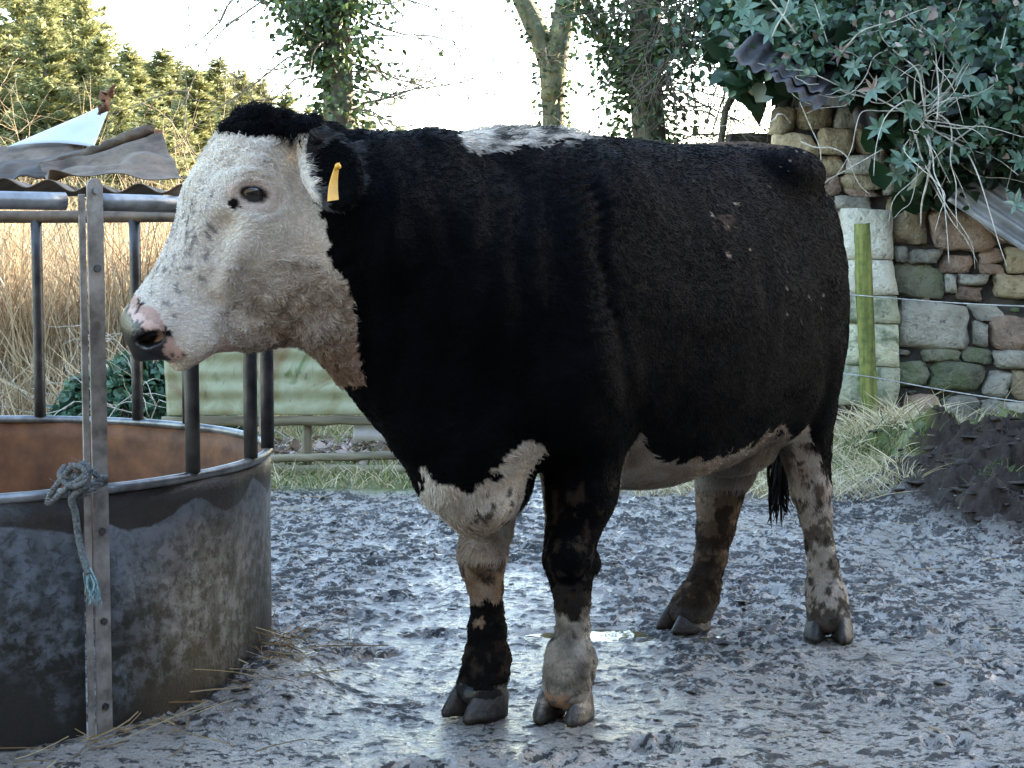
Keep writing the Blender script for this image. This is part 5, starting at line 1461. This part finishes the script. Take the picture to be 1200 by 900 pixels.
def twigs(starts, seed, L=(.5, 1.3), r=.008, depth=2, droop=.04, jit=.22):
    rs = np.random.default_rng(seed); out = []
    def grow(p, d, ln, rad, lev):
        pp = wander(p, d, ln, 7, jit, droop, rs); out.append(tube(pp, np.linspace(rad, rad * .35, len(pp)), 5))
        if lev < depth:
            for j in range(rs.integers(2, 5)):
                i = rs.integers(2, 8); i = min(i, len(pp) - 1); dd = pp[i] - pp[i - 1]; dd = dd / np.linalg.norm(dd) + rs.normal(0, .75, 3)
                grow(pp[i], dd, ln * rs.uniform(.35, .65), rad * .6, lev + 1)
    for p, d in starts: grow(np.array(p, float), np.array(d, float), rs.uniform(*L), r, 0)
    return join(out)
def ivy_tree(name, limbs, label, ivyn, reach, size, tw, seed, trunk_mat=m_bark, tint=(0, 1), group=None, depth=2, twL=(.5, 1.3), twr=.008, extra_ivy=None):
    """limbs: list of (path points, r0, r1); the first is the trunk"""
    base = np.array(limbs[0][0][0]); t = empty(name, base); tag(t, label, 'tree', group)
    P0 = []
    for k, (pts, r0, r1) in enumerate(limbs):
        pp = cspline(pts, 24); rs = np.random.default_rng(seed + k)
        V, F = tube(pp, np.linspace(r0, r1, 24), 12)
        V = V + .10 * r0 * fbm(V[:, 0] * 9, V[:, 1] * 9, V[:, 2] * 5, 2, seed)[:, None] * rs.normal(0, 1, (1, 3))
        obj_np('trunk' if k == 0 else 'limb', V - base, F, trunk_mat, t, True)
        P0.append((pp, (r0 + r1) / 2))
    if ivyn:
        sel = P0 if extra_ivy is None else [P0[i] for i in extra_ivy]
        P, D, L, W, rs = ivy_on(sel, ivyn, reach, size, seed)
        leaves_mesh('ivy_leaves', P - base, D, rs.normal(0, .6, P.shape) + np.array([0, -.5, .7]), L, W, np.clip(rs.normal(.5, .25, len(P)), 0, 1), m_ivy2, t, 'stuff')
    if tw:
        V, F = twigs(tw, seed + 5, twL, twr, depth); obj_np('twigs', V - base, F, m_twig, t, True)['kind'] = 'stuff'
    return t
def gnd(u, Y): return np.array([(u - 600) / 2000 * Y, Y, 0.0])
rg = np.random.default_rng(71)
# ivy-clad tree above the cow's neck
Y1 = 14.0
b1 = gnd(398, Y1)
tk = [b1, PX(398, 160, Y1), PX(395, 60, Y1), PX(388, -80, Y1), PX(380, -300, Y1 + .3)]
starts = [(PX(395 + rg.normal(0, 6), v, Y1), (d, rg.normal(0, .5), rg.uniform(-.3, .5))) for v, d in zip(rg.uniform(-60, 140, 30), rg.choice([-1, 1], 30))]
starts += [(PX(385, -30, Y1), (-1, -.1, -.12)), (PX(385, -10, Y1), (-1, .1, .15)), (PX(340, -25, Y1), (-1, 0, -.25)), (PX(300, -20, Y1), (-.8, 0, -.3)), (PX(420, 60, Y1), (.9, 0, -.7)), (PX(420, 20, Y1), (1, 0, -.5)), (PX(405, 100, Y1), (.8, 0, -.5))]
ivy_tree('ivy_tree', [(tk, .14, .10), ([PX(390, 40, Y1), PX(350, 5, Y1 + .1), PX(310, -20, Y1 + .2), PX(220, -60, Y1 + .2)], .05, .02), ([PX(388, 20, Y1), PX(425, -20, Y1 - .2), PX(450, -80, Y1 - .2)], .05, .03), ([PX(397, 90, Y1), PX(372, 60, Y1 - .1), PX(350, 10, Y1 - .2)], .03, .012)],
         'tree trunk wrapped in ivy with bare twigs, standing behind the cow\'s head', 7800, .15, .058, starts, 5, twL=(.6, 1.5), twr=.009)
# forked mossy tree
Y2 = 15.5; b2 = gnd(650, Y2)
ivy_tree('forked_tree', [([b2, PX(650, 200, Y2), PX(648, 120, Y2), PX(640, 62, Y2), PX(612, 0, Y2), PX(590, -60, Y2), PX(570, -200, Y2)], .135, .07), ([PX(647, 118, Y2), PX(652, 70, Y2 - .05), PX(661, 20, Y2 - .1), PX(672, -60, Y2), PX(690, -220, Y2)], .11, .07)],
         'forked mossy tree trunk standing alone against the sky behind the cow\'s back', 1500, .035, .05, [(PX(640, 88, Y2), (-1, 0, .05)), (PX(655, 80, Y2), (1, -.1, -.4)), (PX(650, 110, Y2), (1, .2, -.3)), (PX(640, 70, Y2), (-1, 0, -.1))], 15, simple_mat('green_bark', (.075, .075, .04), (.20, .19, .11), 12, .9, .7, .02, stretch=(1, 1, .3)), twL=(.4, .8), twr=.006)
# dark ivy tree in the tangle to the right
Y3 = 13.2; b3 = gnd(762, Y3)
starts = [(PX(758 + rg.normal(0, 10), v, Y3), (d, rg.normal(0, .4), rg.uniform(-.6, .5))) for v, d in zip(rg.uniform(-40, 170, 46), rg.choice([-1, 1, 1], 46))]
starts += [(PX(870 + rg.uniform(-30, 30), rg.uniform(-20, 40), Y3 - .8), (rg.uniform(-1, .3), rg.normal(0, .3), rg.uniform(-1, -.1))) for k in range(26)]
ivy_tree('ivy_tree', [([b3, PX(762, 170, Y3), PX(755, 80, Y3), PX(757, 0, Y3), PX(765, -120, Y3), PX(760, -300, Y3)], .14, .11), ([PX(757, 130, Y3), PX(720, 60, Y3), PX(690, 10, Y3), PX(676, -40, Y3)], .05, .03), ([PX(757, 70, Y3), PX(810, 30, Y3 - .3), PX(860, 0, Y3 - .5), PX(900, -30, Y3 - .6)], .05, .035), ([PX(850, 130, Y3 - .6), PX(868, 90, Y3 - .6), PX(872, 40, Y3 - .6), PX(890, -60, Y3 - .6)], .025, .03), ([gnd(842, Y3 - .6), PX(843, 180, Y3 - .6), PX(850, 130, Y3 - .6)], .03, .025)],
         'dark ivy-smothered tree in a tangle of twigs beside the barn', 8500, .12, .052, starts, 25, twL=(.5, 1.2), twr=.008, extra_ivy=[0, 1, 2])
# leafy sprays hanging from the ivy over the gap by the barn
P = np.concatenate([PX(u, v, 12.0)[None] + rg.normal(0, .12, (60, 3)) for u, v in zip(rg.uniform(790, 900, 16), rg.uniform(-20, 70, 16))])
n = len(P); spr = empty('hanging_ivy', PX(850, 30, 12.0)); tag(spr, 'loose ivy sprays hanging over the gap between tree and barn', 'ivy')
so = np.array(spr.location)
leaves_mesh('leaves', P - so, rg.normal(0, .6, (n, 3)) + np.array([0, 0, -.8]), rg.normal(0, .6, (n, 3)) + np.array([0, -.6, .5]), rg.uniform(.05, .09, n), rg.uniform(.03, .06, n), np.clip(rg.normal(.45, .2, n), 0, 1), m_ivy, spr, 'stuff')
V, F = twigs([(PX(u, -40, 12.0), (rg.normal(-.3, .4), 0, -1)) for u in rg.uniform(800, 905, 20)], 9, (.5, 1.1), .006, 2, .05); obj_np('twigs', V - so, F, m_twig, spr, True)['kind'] = 'stuff'

# ---- conifers
m_con = leaf_mat('spruce_needles', [(0, (.040, .058, .030)), (.45, (.13, .155, .065)), (.8, (.26, .27, .12)), (1, (.38, .37, .20))], .55, .38)
def conifer_mesh(seed, h=6.0, rad=1.5, n_whorl=46):
    rs = np.random.default_rng(seed); Ps, Ds, Ls, Ts, Us = [], [], [], [], []
    for w in range(n_whorl):
        t = (w + .5) / n_whorl; z = .25 + t * (h - .3); rr = rad * (1 - t) ** .85 * rs.uniform(.75, 1.15) + .06
        z0_ = z
        for b in range(rs.integers(8, 12)):
            z = z0_ + rs.normal(0, .10)
            a = rs.random() * 6.28; ln = rr * rs.uniform(.45, 1.2); d = np.array([math.cos(a), math.sin(a), .12 + .55 * t])
            k = int(18 + ln * 85); s = rs.random(k) ** .75
            p = d[None] * (s * ln)[:, None] + np.array([0, 0, z]) + np.array([0, 0, -.22 * ln]) * (s ** 2)[:, None]
            side = np.array([-math.sin(a), math.cos(a), 0]); sg = rs.choice([-1, 1], k)
            dd = d[None] * .7 + side[None] * (sg * rs.uniform(.4, 1.1, k))[:, None] + rs.normal(0, .25, (k, 3))
            Ps.append(p + rs.normal(0, .02, (k, 3))); Ds.append(dd); Ls.append(rs.uniform(.09, .21, k) * (.7 + .5 * (1 - t))); Ts.append(np.clip(rs.normal(.42 + .45 * s, .17), 0, 1)); Us.append(np.tile([0, 0, 1.0], (k, 1)) + rs.normal(0, .35, (k, 3)))
    P, D, L, T, U = [np.concatenate(x) for x in (Ps, Ds, Ls, Ts, Us)]
    n = len(P); R = frames(D, U)
    V0 = np.array([(0, .0, 0), (.35, .22, -.02), (1, 0, -.12), (.35, -.22, -.02)]); S = np.stack([L, L * .8, L], 1)
    V = np.einsum('ki,nij->nkj', V0, S[:, :, None] * R) + P[:, None, :]
    F = np.arange(n * 4).reshape(n, 4)
    me = mesh_np('crown', V.reshape(-1, 3), F, False); tint_attr(me, np.repeat(T, 4)); me.materials.append(m_con)
    V, Fs = tube(np.array([(0, 0, -.1), (0.02, 0, h * .3), (0, .02, h * .7), (0, 0, h)]), [h * .022, h * .017, h * .009, .01], 8)
    tm = mesh_np('trunk', V, Fs, True); tm.materials.append(m_bark)
    return me, tm
CON = [conifer_mesh(s, 6.0, r, 46) for s, r in ((1, 1.7), (2, 1.5), (3, 2.0))]
def conifer(u, Y, vtop, k, label, group, wid=1.0, rz=0.0):
    top = PX(u, vtop, Y); h = top[2] + .1
    t = empty('spruce_tree', (top[0], Y, -.1), rz); tag(t, label, 'tree', group)
    t.scale = (h / 6 * wid, h / 6 * wid, h / 6)
    for nm, me in zip(('crown', 'trunk'), CON[k]): link(bpy.data.objects.new(nm, me), t)
rg = np.random.default_rng(8)
for u, Y, vt, k, w in [(118, 30, 46, 0, .9), (152, 27, 58, 1, 1.0), (190, 29, 62, 0, 1.1), (178, 22, 118, 2, 1.0), (228, 28, 84, 1, 1.2), (255, 31, 72, 0, 1.0), (283, 29, 88, 2, .8), (210, 24, 128, 1, 1.0), (305, 33, 96, 0, 1.0), (135, 24, 92, 2, .8), (335, 36, 112, 1, 1.1), (362, 35, 128, 2, 1.0), (265, 25, 138, 1, .9), (430, 38, 140, 0, 1.2), (470, 40, 150, 1, 1.2), (398, 37, 138, 2, 1.1), (165, 34, 72, 2, 1.3), (205, 35, 74, 1, 1.4), (240, 36, 86, 0, 1.4), (270, 37, 92, 2, 1.3), (300, 38, 102, 1, 1.4), (142, 33, 66, 0, 1.3)]:
    conifer(u, Y, vt, k, 'young yellow-green spruce in the low row of trees beyond the reeds', 'young spruces beyond the reeds', w * 1.3, rg.random() * 6)
for u, Y, vt, k, w in [(20, 34, -190, 0, .8), (75, 36, -120, 2, .72), (-40, 32, -150, 1, .9), (52, 30, -20, 1, .9), (95, 33, -40, 0, .75)]:
    conifer(u, Y, vt, k, 'tall spruce towering at the edge of the plantation behind the tin-topped feeder', 'tall spruces of the plantation', w, rg.random() * 6)

# ---- reeds, brown scrub, bramble
m_reed = leaf_mat('dead_reed', [(0, (.12, .075, .040)), (.4, (.32, .225, .125)), (.8, (.50, .385, .24)), (1, (.64, .53, .37))], .55, .30)
def reed_bed(name, n, xr, yr, hr, w, label, seed, lean=.18, tint=(.1, 1)):
    rs = np.random.default_rng(seed); x = rs.uniform(*xr, n); y = rs.uniform(*yr, n)
    hh = rs.uniform(*hr, n) * (1 + .22 * fbm(x * 1.3, y * 1.3, None, 2, seed))
    off = np.stack([rs.normal(0, lean, n) * hh, rs.normal(0, lean, n) * hh, hh], 1); bend = np.stack([rs.normal(0, .22, n) * hh, rs.normal(0, .22, n) * hh, -np.abs(rs.normal(0, .12, n)) * hh], 1)
    V, F = ribbons(np.stack([x, y, np.zeros(n) - .02], 1), off, rs.uniform(.6, 1.3, n) * w, bend, 6, seed)
    o = obj_np(name, V, F, m_reed); tint_attr(o.data, np.repeat(np.clip(rs.uniform(*tint, n) + .2 * fbm(x * .9, y * .9, None, 2, seed + 3), 0, 1), 12))
    return tag(o, label, None, None, 'stuff')
reed_bed('reeds', 9500, (-4.6, -1.75), (11.2, 15.5), (.9, 1.75), .012, 'bed of dead pale reeds behind the feeder', 3)
reed_bed('reeds', 5200, (-7.5, -2.6), (15.5, 21.0), (1.0, 1.75), .014, 'far bank of brown reeds below the spruces', 4)
reed_bed('reeds', 2600, (-4.6, -1.6), (9.9, 11.6), (.2, .7), .010, 'short broken reed stems along the front of the reed bed', 6, .5)
# brown willow scrub
def scrub(u0, u1, Y, vtop, label, seed):
    rs = np.random.default_rng(seed); c = gnd((u0 + u1) / 2, Y); t = empty('willow_scrub', c); tag(t, label, 'shrub')
    st_ = [((rs.uniform((u0 - 600) / 2000 * Y, (u1 - 600) / 2000 * Y) - c[0], rs.normal(0, .4), 0), (rs.normal(0, .2), rs.normal(0, .2), 1)) for k in range(26)]
    h = PX(u0, vtop, Y)[2]
    V, F = twigs(st_, seed, (h * .7, h * .95), .009, 2, -.02, .12); o = obj_np('stems', V, F, simple_mat('pale_willow', (.22, .15, .085), (.46, .34, .20), 8, .8, .2, .004), t, True); o['kind'] = 'stuff'
scrub(-60, 30, 22, 128, 'pale brown leafless willow scrub at the foot of the tall spruces', 3)
scrub(212, 262, 18, 178, 'pale leafless scrub showing between the spruces and the cow\'s head', 5)
# bramble hump, grass of several kinds
m_bram = leaf_mat('bramble_leaf', [(0, (.020, .050, .028)), (.5, (.055, .115, .065)), (1, (.14, .23, .14))], .4, .2)
rs = np.random.default_rng(5); n = 4200; a = rs.random(n) * 6.28; r = np.sqrt(rs.random(n))
bx, by = -2.12 + .66 * r * np.cos(a), 9.75 + .4 * r * np.sin(a); bz = (1 - r ** 2) * .50 * (1 + .4 * fbm(bx * 4, by * 4, None, 2, 5)) + rs.normal(0, .02, n) + .03
P = np.stack([bx, by, bz], 1); t = empty('bramble', (-2.12, 9.75, 0)); tag(t, 'low hump of green bramble leaves behind the feeder', 'bramble'); bo_ = np.array([-2.12, 9.75, 0])
leaves_mesh('leaves', P - bo_, rs.normal(0, 1, P.shape) + np.array([0, -.3, 0]), np.tile([0, -.3, 1.0], (n, 1)) + rs.normal(0, .4, P.shape), rs.uniform(.045, .085, n), rs.uniform(.035, .06, n), np.clip(rs.normal(.5, .22, n), 0, 1), m_bram, t, 'stuff')
V, F = twigs([((rs.uniform(-.8, .8), rs.uniform(-.4, .3), .05), (rs.normal(0, .6), -.2, rs.uniform(.3, 1))) for k in range(26)], 6, (.4, .8), .005, 1, .08); obj_np('stems', V, F, m_vine, t, True)['kind'] = 'stuff'
m_grass = leaf_mat('rough_grass', [(0, (.035, .060, .014)), (.45, (.10, .135, .030)), (.7, (.30, .245, .11)), (1, (.66, .55, .37))], .5, .30)
def grass(name, x, y, hr, w, label, seed, tint, lean=.4, z=None):
    rs = np.random.default_rng(seed); n = len(x); hh = rs.uniform(*hr, n)
    off = np.stack([rs.normal(0, lean, n) * hh, rs.normal(0, lean, n) * hh, hh], 1); bend = np.stack([rs.normal(0, .45, n) * hh, rs.normal(0, .45, n) * hh, -np.abs(rs.normal(0, .35, n)) * hh], 1)
    V, F = ribbons(np.stack([x, y, (ground_z(x, y) if z is None else z) - .005], 1), off, rs.uniform(.6, 1.3, n) * w, bend, 5, seed)
    o = obj_np(name, V, F, m_grass); tint_attr(o.data, np.repeat(np.clip(rs.normal(*tint, n), 0, 1), 10))
    return tag(o, label, None, None, 'stuff')
rs = np.random.default_rng(12)
x = rs.uniform(-3.2, .6, 15000); y = 8.2 + rs.random(15000) ** 1.3 * 4.5; k = y > mud_edge(x) + .05 + .25 * fbm(x * 3, y * 3, None, 2, 4); grass('grass', x[k], y[k], (.04, .13), .006, 'short green and straw-coloured grass behind the yard', 3, (.62, .24))
x = rs.uniform(.35, 1.9, 2600); y = 7.85 + rs.random(2600) ** 1.2 * 1.6; grass('grass', x, y, (.05, .16), .005, 'dry grass fringe at the back edge of the mud', 4, (.85, .18), .8)
x = rs.normal(2.12, .24, 900); y = rs.normal(9.85, .28, 900); k = (x > 1.55); grass('grass', x[k], y[k], (.08, .26), .008, 'long bleached grass tussock round the fence post', 5, (.92, .14), .9)
x = rs.normal(1.95, .20, 420); y = rs.normal(9.25, .2, 420); grass('grass', x, y, (.05, .14), .006, 'green grass tuft in front of the fence post', 6, (.35, .15), .4)
x = rs.uniform(2.1, 3.6, 1100); y = rs.normal(10.05, .18, 1100); grass('grass', x, y, (.04, .15), .006, 'straggling grass along the foot of the stone wall', 7, (.8, .2), .6)
x = rs.normal(2.22, .07, 130); y = rs.normal(7.6, .07, 130); grass('grass', x, y, (.03, .09), .005, 'small green grass tuft on the mud bank', 8, (.35, .15), .5)
# dead leaves under the fence
m_dl = leaf_mat('dead_leaf', [(0, (.05, .03, .02)), (.5, (.22, .14, .10)), (1, (.50, .38, .34))], .6, .15)
n = 1500; x = rs.uniform(-1.9, .2, n); y = rs.normal(9.6, .25, n); P = np.stack([x, y, ground_z(x, y) + .03], 1)
o = leaves_mesh('dead_leaves', P, rs.normal(0, 1, P.shape) * np.array([1, 1, .3]), rs.normal(0, .4, P.shape) + np.array([0, 0, 1]), rs.uniform(.05, .09, n), rs.uniform(.04, .07, n), rs.random(n), m_dl); tag(o, 'drift of fallen leaves behind the broken rails', None, None, 'stuff')

rg = np.random.default_rng(18)
for X_, Y_, h_, k in ((5.5, 15.2, 9.5, 0), (7.6, 16.0, 10.5, 2), (9.6, 15.4, 10.0, 1), (11.6, 16.2, 11.0, 0), (13.8, 15.6, 10.5, 2), (15.8, 16.4, 11.0, 1)):  # unseen trees added to block the bright sky round the sun
    t = empty('spruce_tree', (X_, Y_, -.1), rg.random() * 6); tag(t, 'unseen tall spruce added behind the stone barn to block sky light', 'tree', 'added light-blocking spruces behind the barn'); t.scale = (h_ / 6 * 1.1, h_ / 6 * 1.1, h_ / 6)
    for nm, me in zip(('crown', 'trunk'), CON[k]): link(bpy.data.objects.new(nm, me), t)
# ================================================================== FENCES
m_wood = simple_mat('weathered_rail', (.075, .060, .038), (.24, .20, .125), 7, .85, .5, .008, stretch=(.25, 3, 3))
m_woodv = simple_mat('weathered_post', (.070, .055, .035), (.22, .18, .11), 7, .85, .5, .008, stretch=(3, 3, .25))
m_gpost, nt, bs = new_mat('algae_post')
vec = coords(nt, 'Object', (4, 4, .35)); a = noise_tex(nt, vec, 5, 6, .65); b = noise_tex(nt, coords(nt), 30, 4, .6)
c = ramp(nt, mth(nt, 'ADD', mth(nt, 'MULTIPLY', a, .7), mth(nt, 'MULTIPLY', b, .3)), [(.34, (.035, .042, .012)), (.48, (.10, .115, .022)), (.62, (.21, .20, .05)), (.74, (.15, .11, .055))])
nt.links.new(c, bs.inputs['Base Color']); bs.inputs['Roughness'].default_value = .85; bump(nt, bs, a, .6, .01)
m_wire = simple_mat('fence_wire', (.22, .22, .22), (.48, .48, .48), 20, .4, 0, metallic=.5)
FY = 8.85
fence = empty('rail_fence', (-1.0, FY, 0)); fo = np.array([-1.0, FY, 0]); tag(fence, 'broken low timber rail fence behind the yard, propping a green-stained sheet', 'fence')
def beam(name, p0, p1, w, h, mat, parent, org, seed=0, n=14):
    p0, p1 = np.asarray(p0, float) - org, np.asarray(p1, float) - org; d = p1 - p0; L = np.linalg.norm(d); d = d / L
    up = np.array([0, 0, 1.0]) if abs(d[2]) < .8 else np.array([0, 1.0, 0]); s = np.cross(d, up); s /= np.linalg.norm(s); up = np.cross(s, d)
    t = np.linspace(0, 1, n); c = p0 + (p1 - p0) * t[:, None]; ring = []
    rs = np.random.default_rng(seed); k = 8; ang = np.arange(k) * 2 * np.pi / k + np.pi / 8
    sq = 1 / np.maximum(np.abs(np.cos(ang)), np.abs(np.sin(ang))); sq = .93 * np.minimum(sq, 1.3)
    V = np.concatenate([c[i] + (s * np.cos(ang)[:, None] * w / 2 + up * np.sin(ang)[:, None] * h / 2) * sq[:, None] * (1 + rs.normal(0, .05, (k, 1))) + (up * rs.normal(0, h * .04) + s * rs.normal(0, w * .04)) for i in range(n)])
    i = np.arange(n - 1)[:, None] * k; j = np.arange(k)[None]
    F = [np.stack([i + j, i + (j + 1) % k, i + k + (j + 1) % k, i + k + j], -1).reshape(-1, 4), np.array([np.arange(k)[::-1]]), np.array([np.arange(k) + (n - 1) * k])]
    return obj_np(name, V, F, mat, parent, False)
beam('rail', PX(190, 494, FY - .03), PX(462, 492, FY - .03), .05, .055, m_wood, fence, fo, 1)
beam('rail', PX(196, 541, FY - .05), PX(505, 533, FY - .05), .05, .045, m_wood, fence, fo, 2)
beam('rail', PX(215, 549, FY - .10), PX(512, 551, FY - .10), .05, .05, m_wood, fence, fo, 3)
for u, vt in ((358, 476), (228, 440), (512, 440)):
    g = PX(u, 500, FY); beam('post', (g[0], FY + .02, -.1), (g[0] + .01, FY + .02, PX(u, vt, FY)[2]), .055, .055, m_woodv, fence, fo, u)
m_gs, nt, bs = new_mat('green_stained_sheet')
vec = coords(nt); a = noise_tex(nt, vec, 4.5, 5, .6, .8); b = noise_tex(nt, coords(nt, 'Object', (6, 6, 1)), 9, 5, .6)
c = ramp(nt, a, [(.34, (.17, .11, .05)), (.43, (.20, .185, .09)), (.56, (.27, .265, .16)), (.66, (.10, .125, .04))]); c = mixc(nt, ramp(nt, b, [(.62, 0.0), (.72, .8)]), c, (.07, .08, .04))
nt.links.new(c, bs.inputs['Base Color']); bs.inputs['Roughness'].default_value = .6; bump(nt, bs, a, .2, .01)
o = tin_sheet('metal_sheet', PX(196, 487, FY - .07), PX(470, 486, FY - .07), PX(476, 396, FY - .02), PX(190, 400, FY - .02), m_gs, 60, 60, .10, .006, lambda s, t: np.concatenate([0 * (s + t), .015 * vnoise(s * 3 + 0 * t, t * 2 + 0 * s, None, 3), 0 * (s + t)], -1), 'v')
tag(o, 'pale green-stained sheet propped against the rail fence below the cow\'s jaw', 'metal sheet')
o = tin_sheet('metal_sheet', PX(414, 516, FY + .12), PX(512, 518, FY + .10), PX(512, 489, FY + .14), PX(414, 489, FY + .16), simple_mat('dirty_white_tin', (.26, .22, .19), (.50, .47, .45), 6, .5, .2, .005), 40, 30, .085, .008, None, 'v')
tag(o, 'small dirty white corrugated sheet behind the rail fence', 'metal sheet')

# wire fence by the barn
pb = GP(1022, 519); wf_ = empty('wire_fence', (pb[0], pb[1], 0)); wo = np.array([pb[0], pb[1], 0.0])
tag(wf_, 'two-strand wire fence on a mossy green post in front of the barn', 'fence')
ptop = PX(1010, 262, pb[1])
pp = np.linspace([pb[0], pb[1], -.15], ptop, 16); V, F = tube(pp, np.array([.052] * 13 + [.050, .049, .046]), 12)
V = V + .004 * fbm(V[:, 0] * 30, V[:, 1] * 30, V[:, 2] * 6, 2, 4)[:, None]; obj_np('post', V - wo, F, m_gpost, wf_, True)
q = PX(974, 500, pb[1] + .1); beam('post', (q[0], q[1], -.1), (q[0] + .01, q[1], PX(974, 300, q[1])[2]), .06, .06, simple_mat('brown_post', (.10, .062, .038), (.24, .16, .10), 8, .8, .4, .006, stretch=(3, 3, .3)), wf_, wo, 5)
endp = PX(1275, 560, 7.6); endp[2] = 0
V, F = tube(np.linspace([endp[0] + .05, endp[1], .1], [endp[0] + .05, endp[1], 1.25], 8), .05, 10); obj_np('post', V - wo, F, m_gpost, wf_, True)
for va, vb, vc in ((344, 347, 357), (436, 441, 470)):
    a0 = PX(976, va, pb[1] + .05); a1 = PX(1016, vb, pb[1] - .06); a2 = PX(1200, vc, 8.15); a3 = a1 + (a2 - a1) * 1.28; a3[0] = endp[0]; a3[1] = endp[1] - .055
    P_ = np.concatenate([np.linspace(a0, a1, 4), np.linspace(a1, a3, 20)[1:]]); P_[4:, 2] -= .012 * np.sin(np.linspace(0, np.pi, 19))
    V, F = tube(P_, .0035, 6); obj_np('wire', V - wo, F, m_wire, wf_, True)
    V, F = ico(2); obj_np('insulator', V * np.array([.022, .022, .03]) + a0 + np.array([.02, -.03, 0]) - wo, F, m_bar, wf_, True)
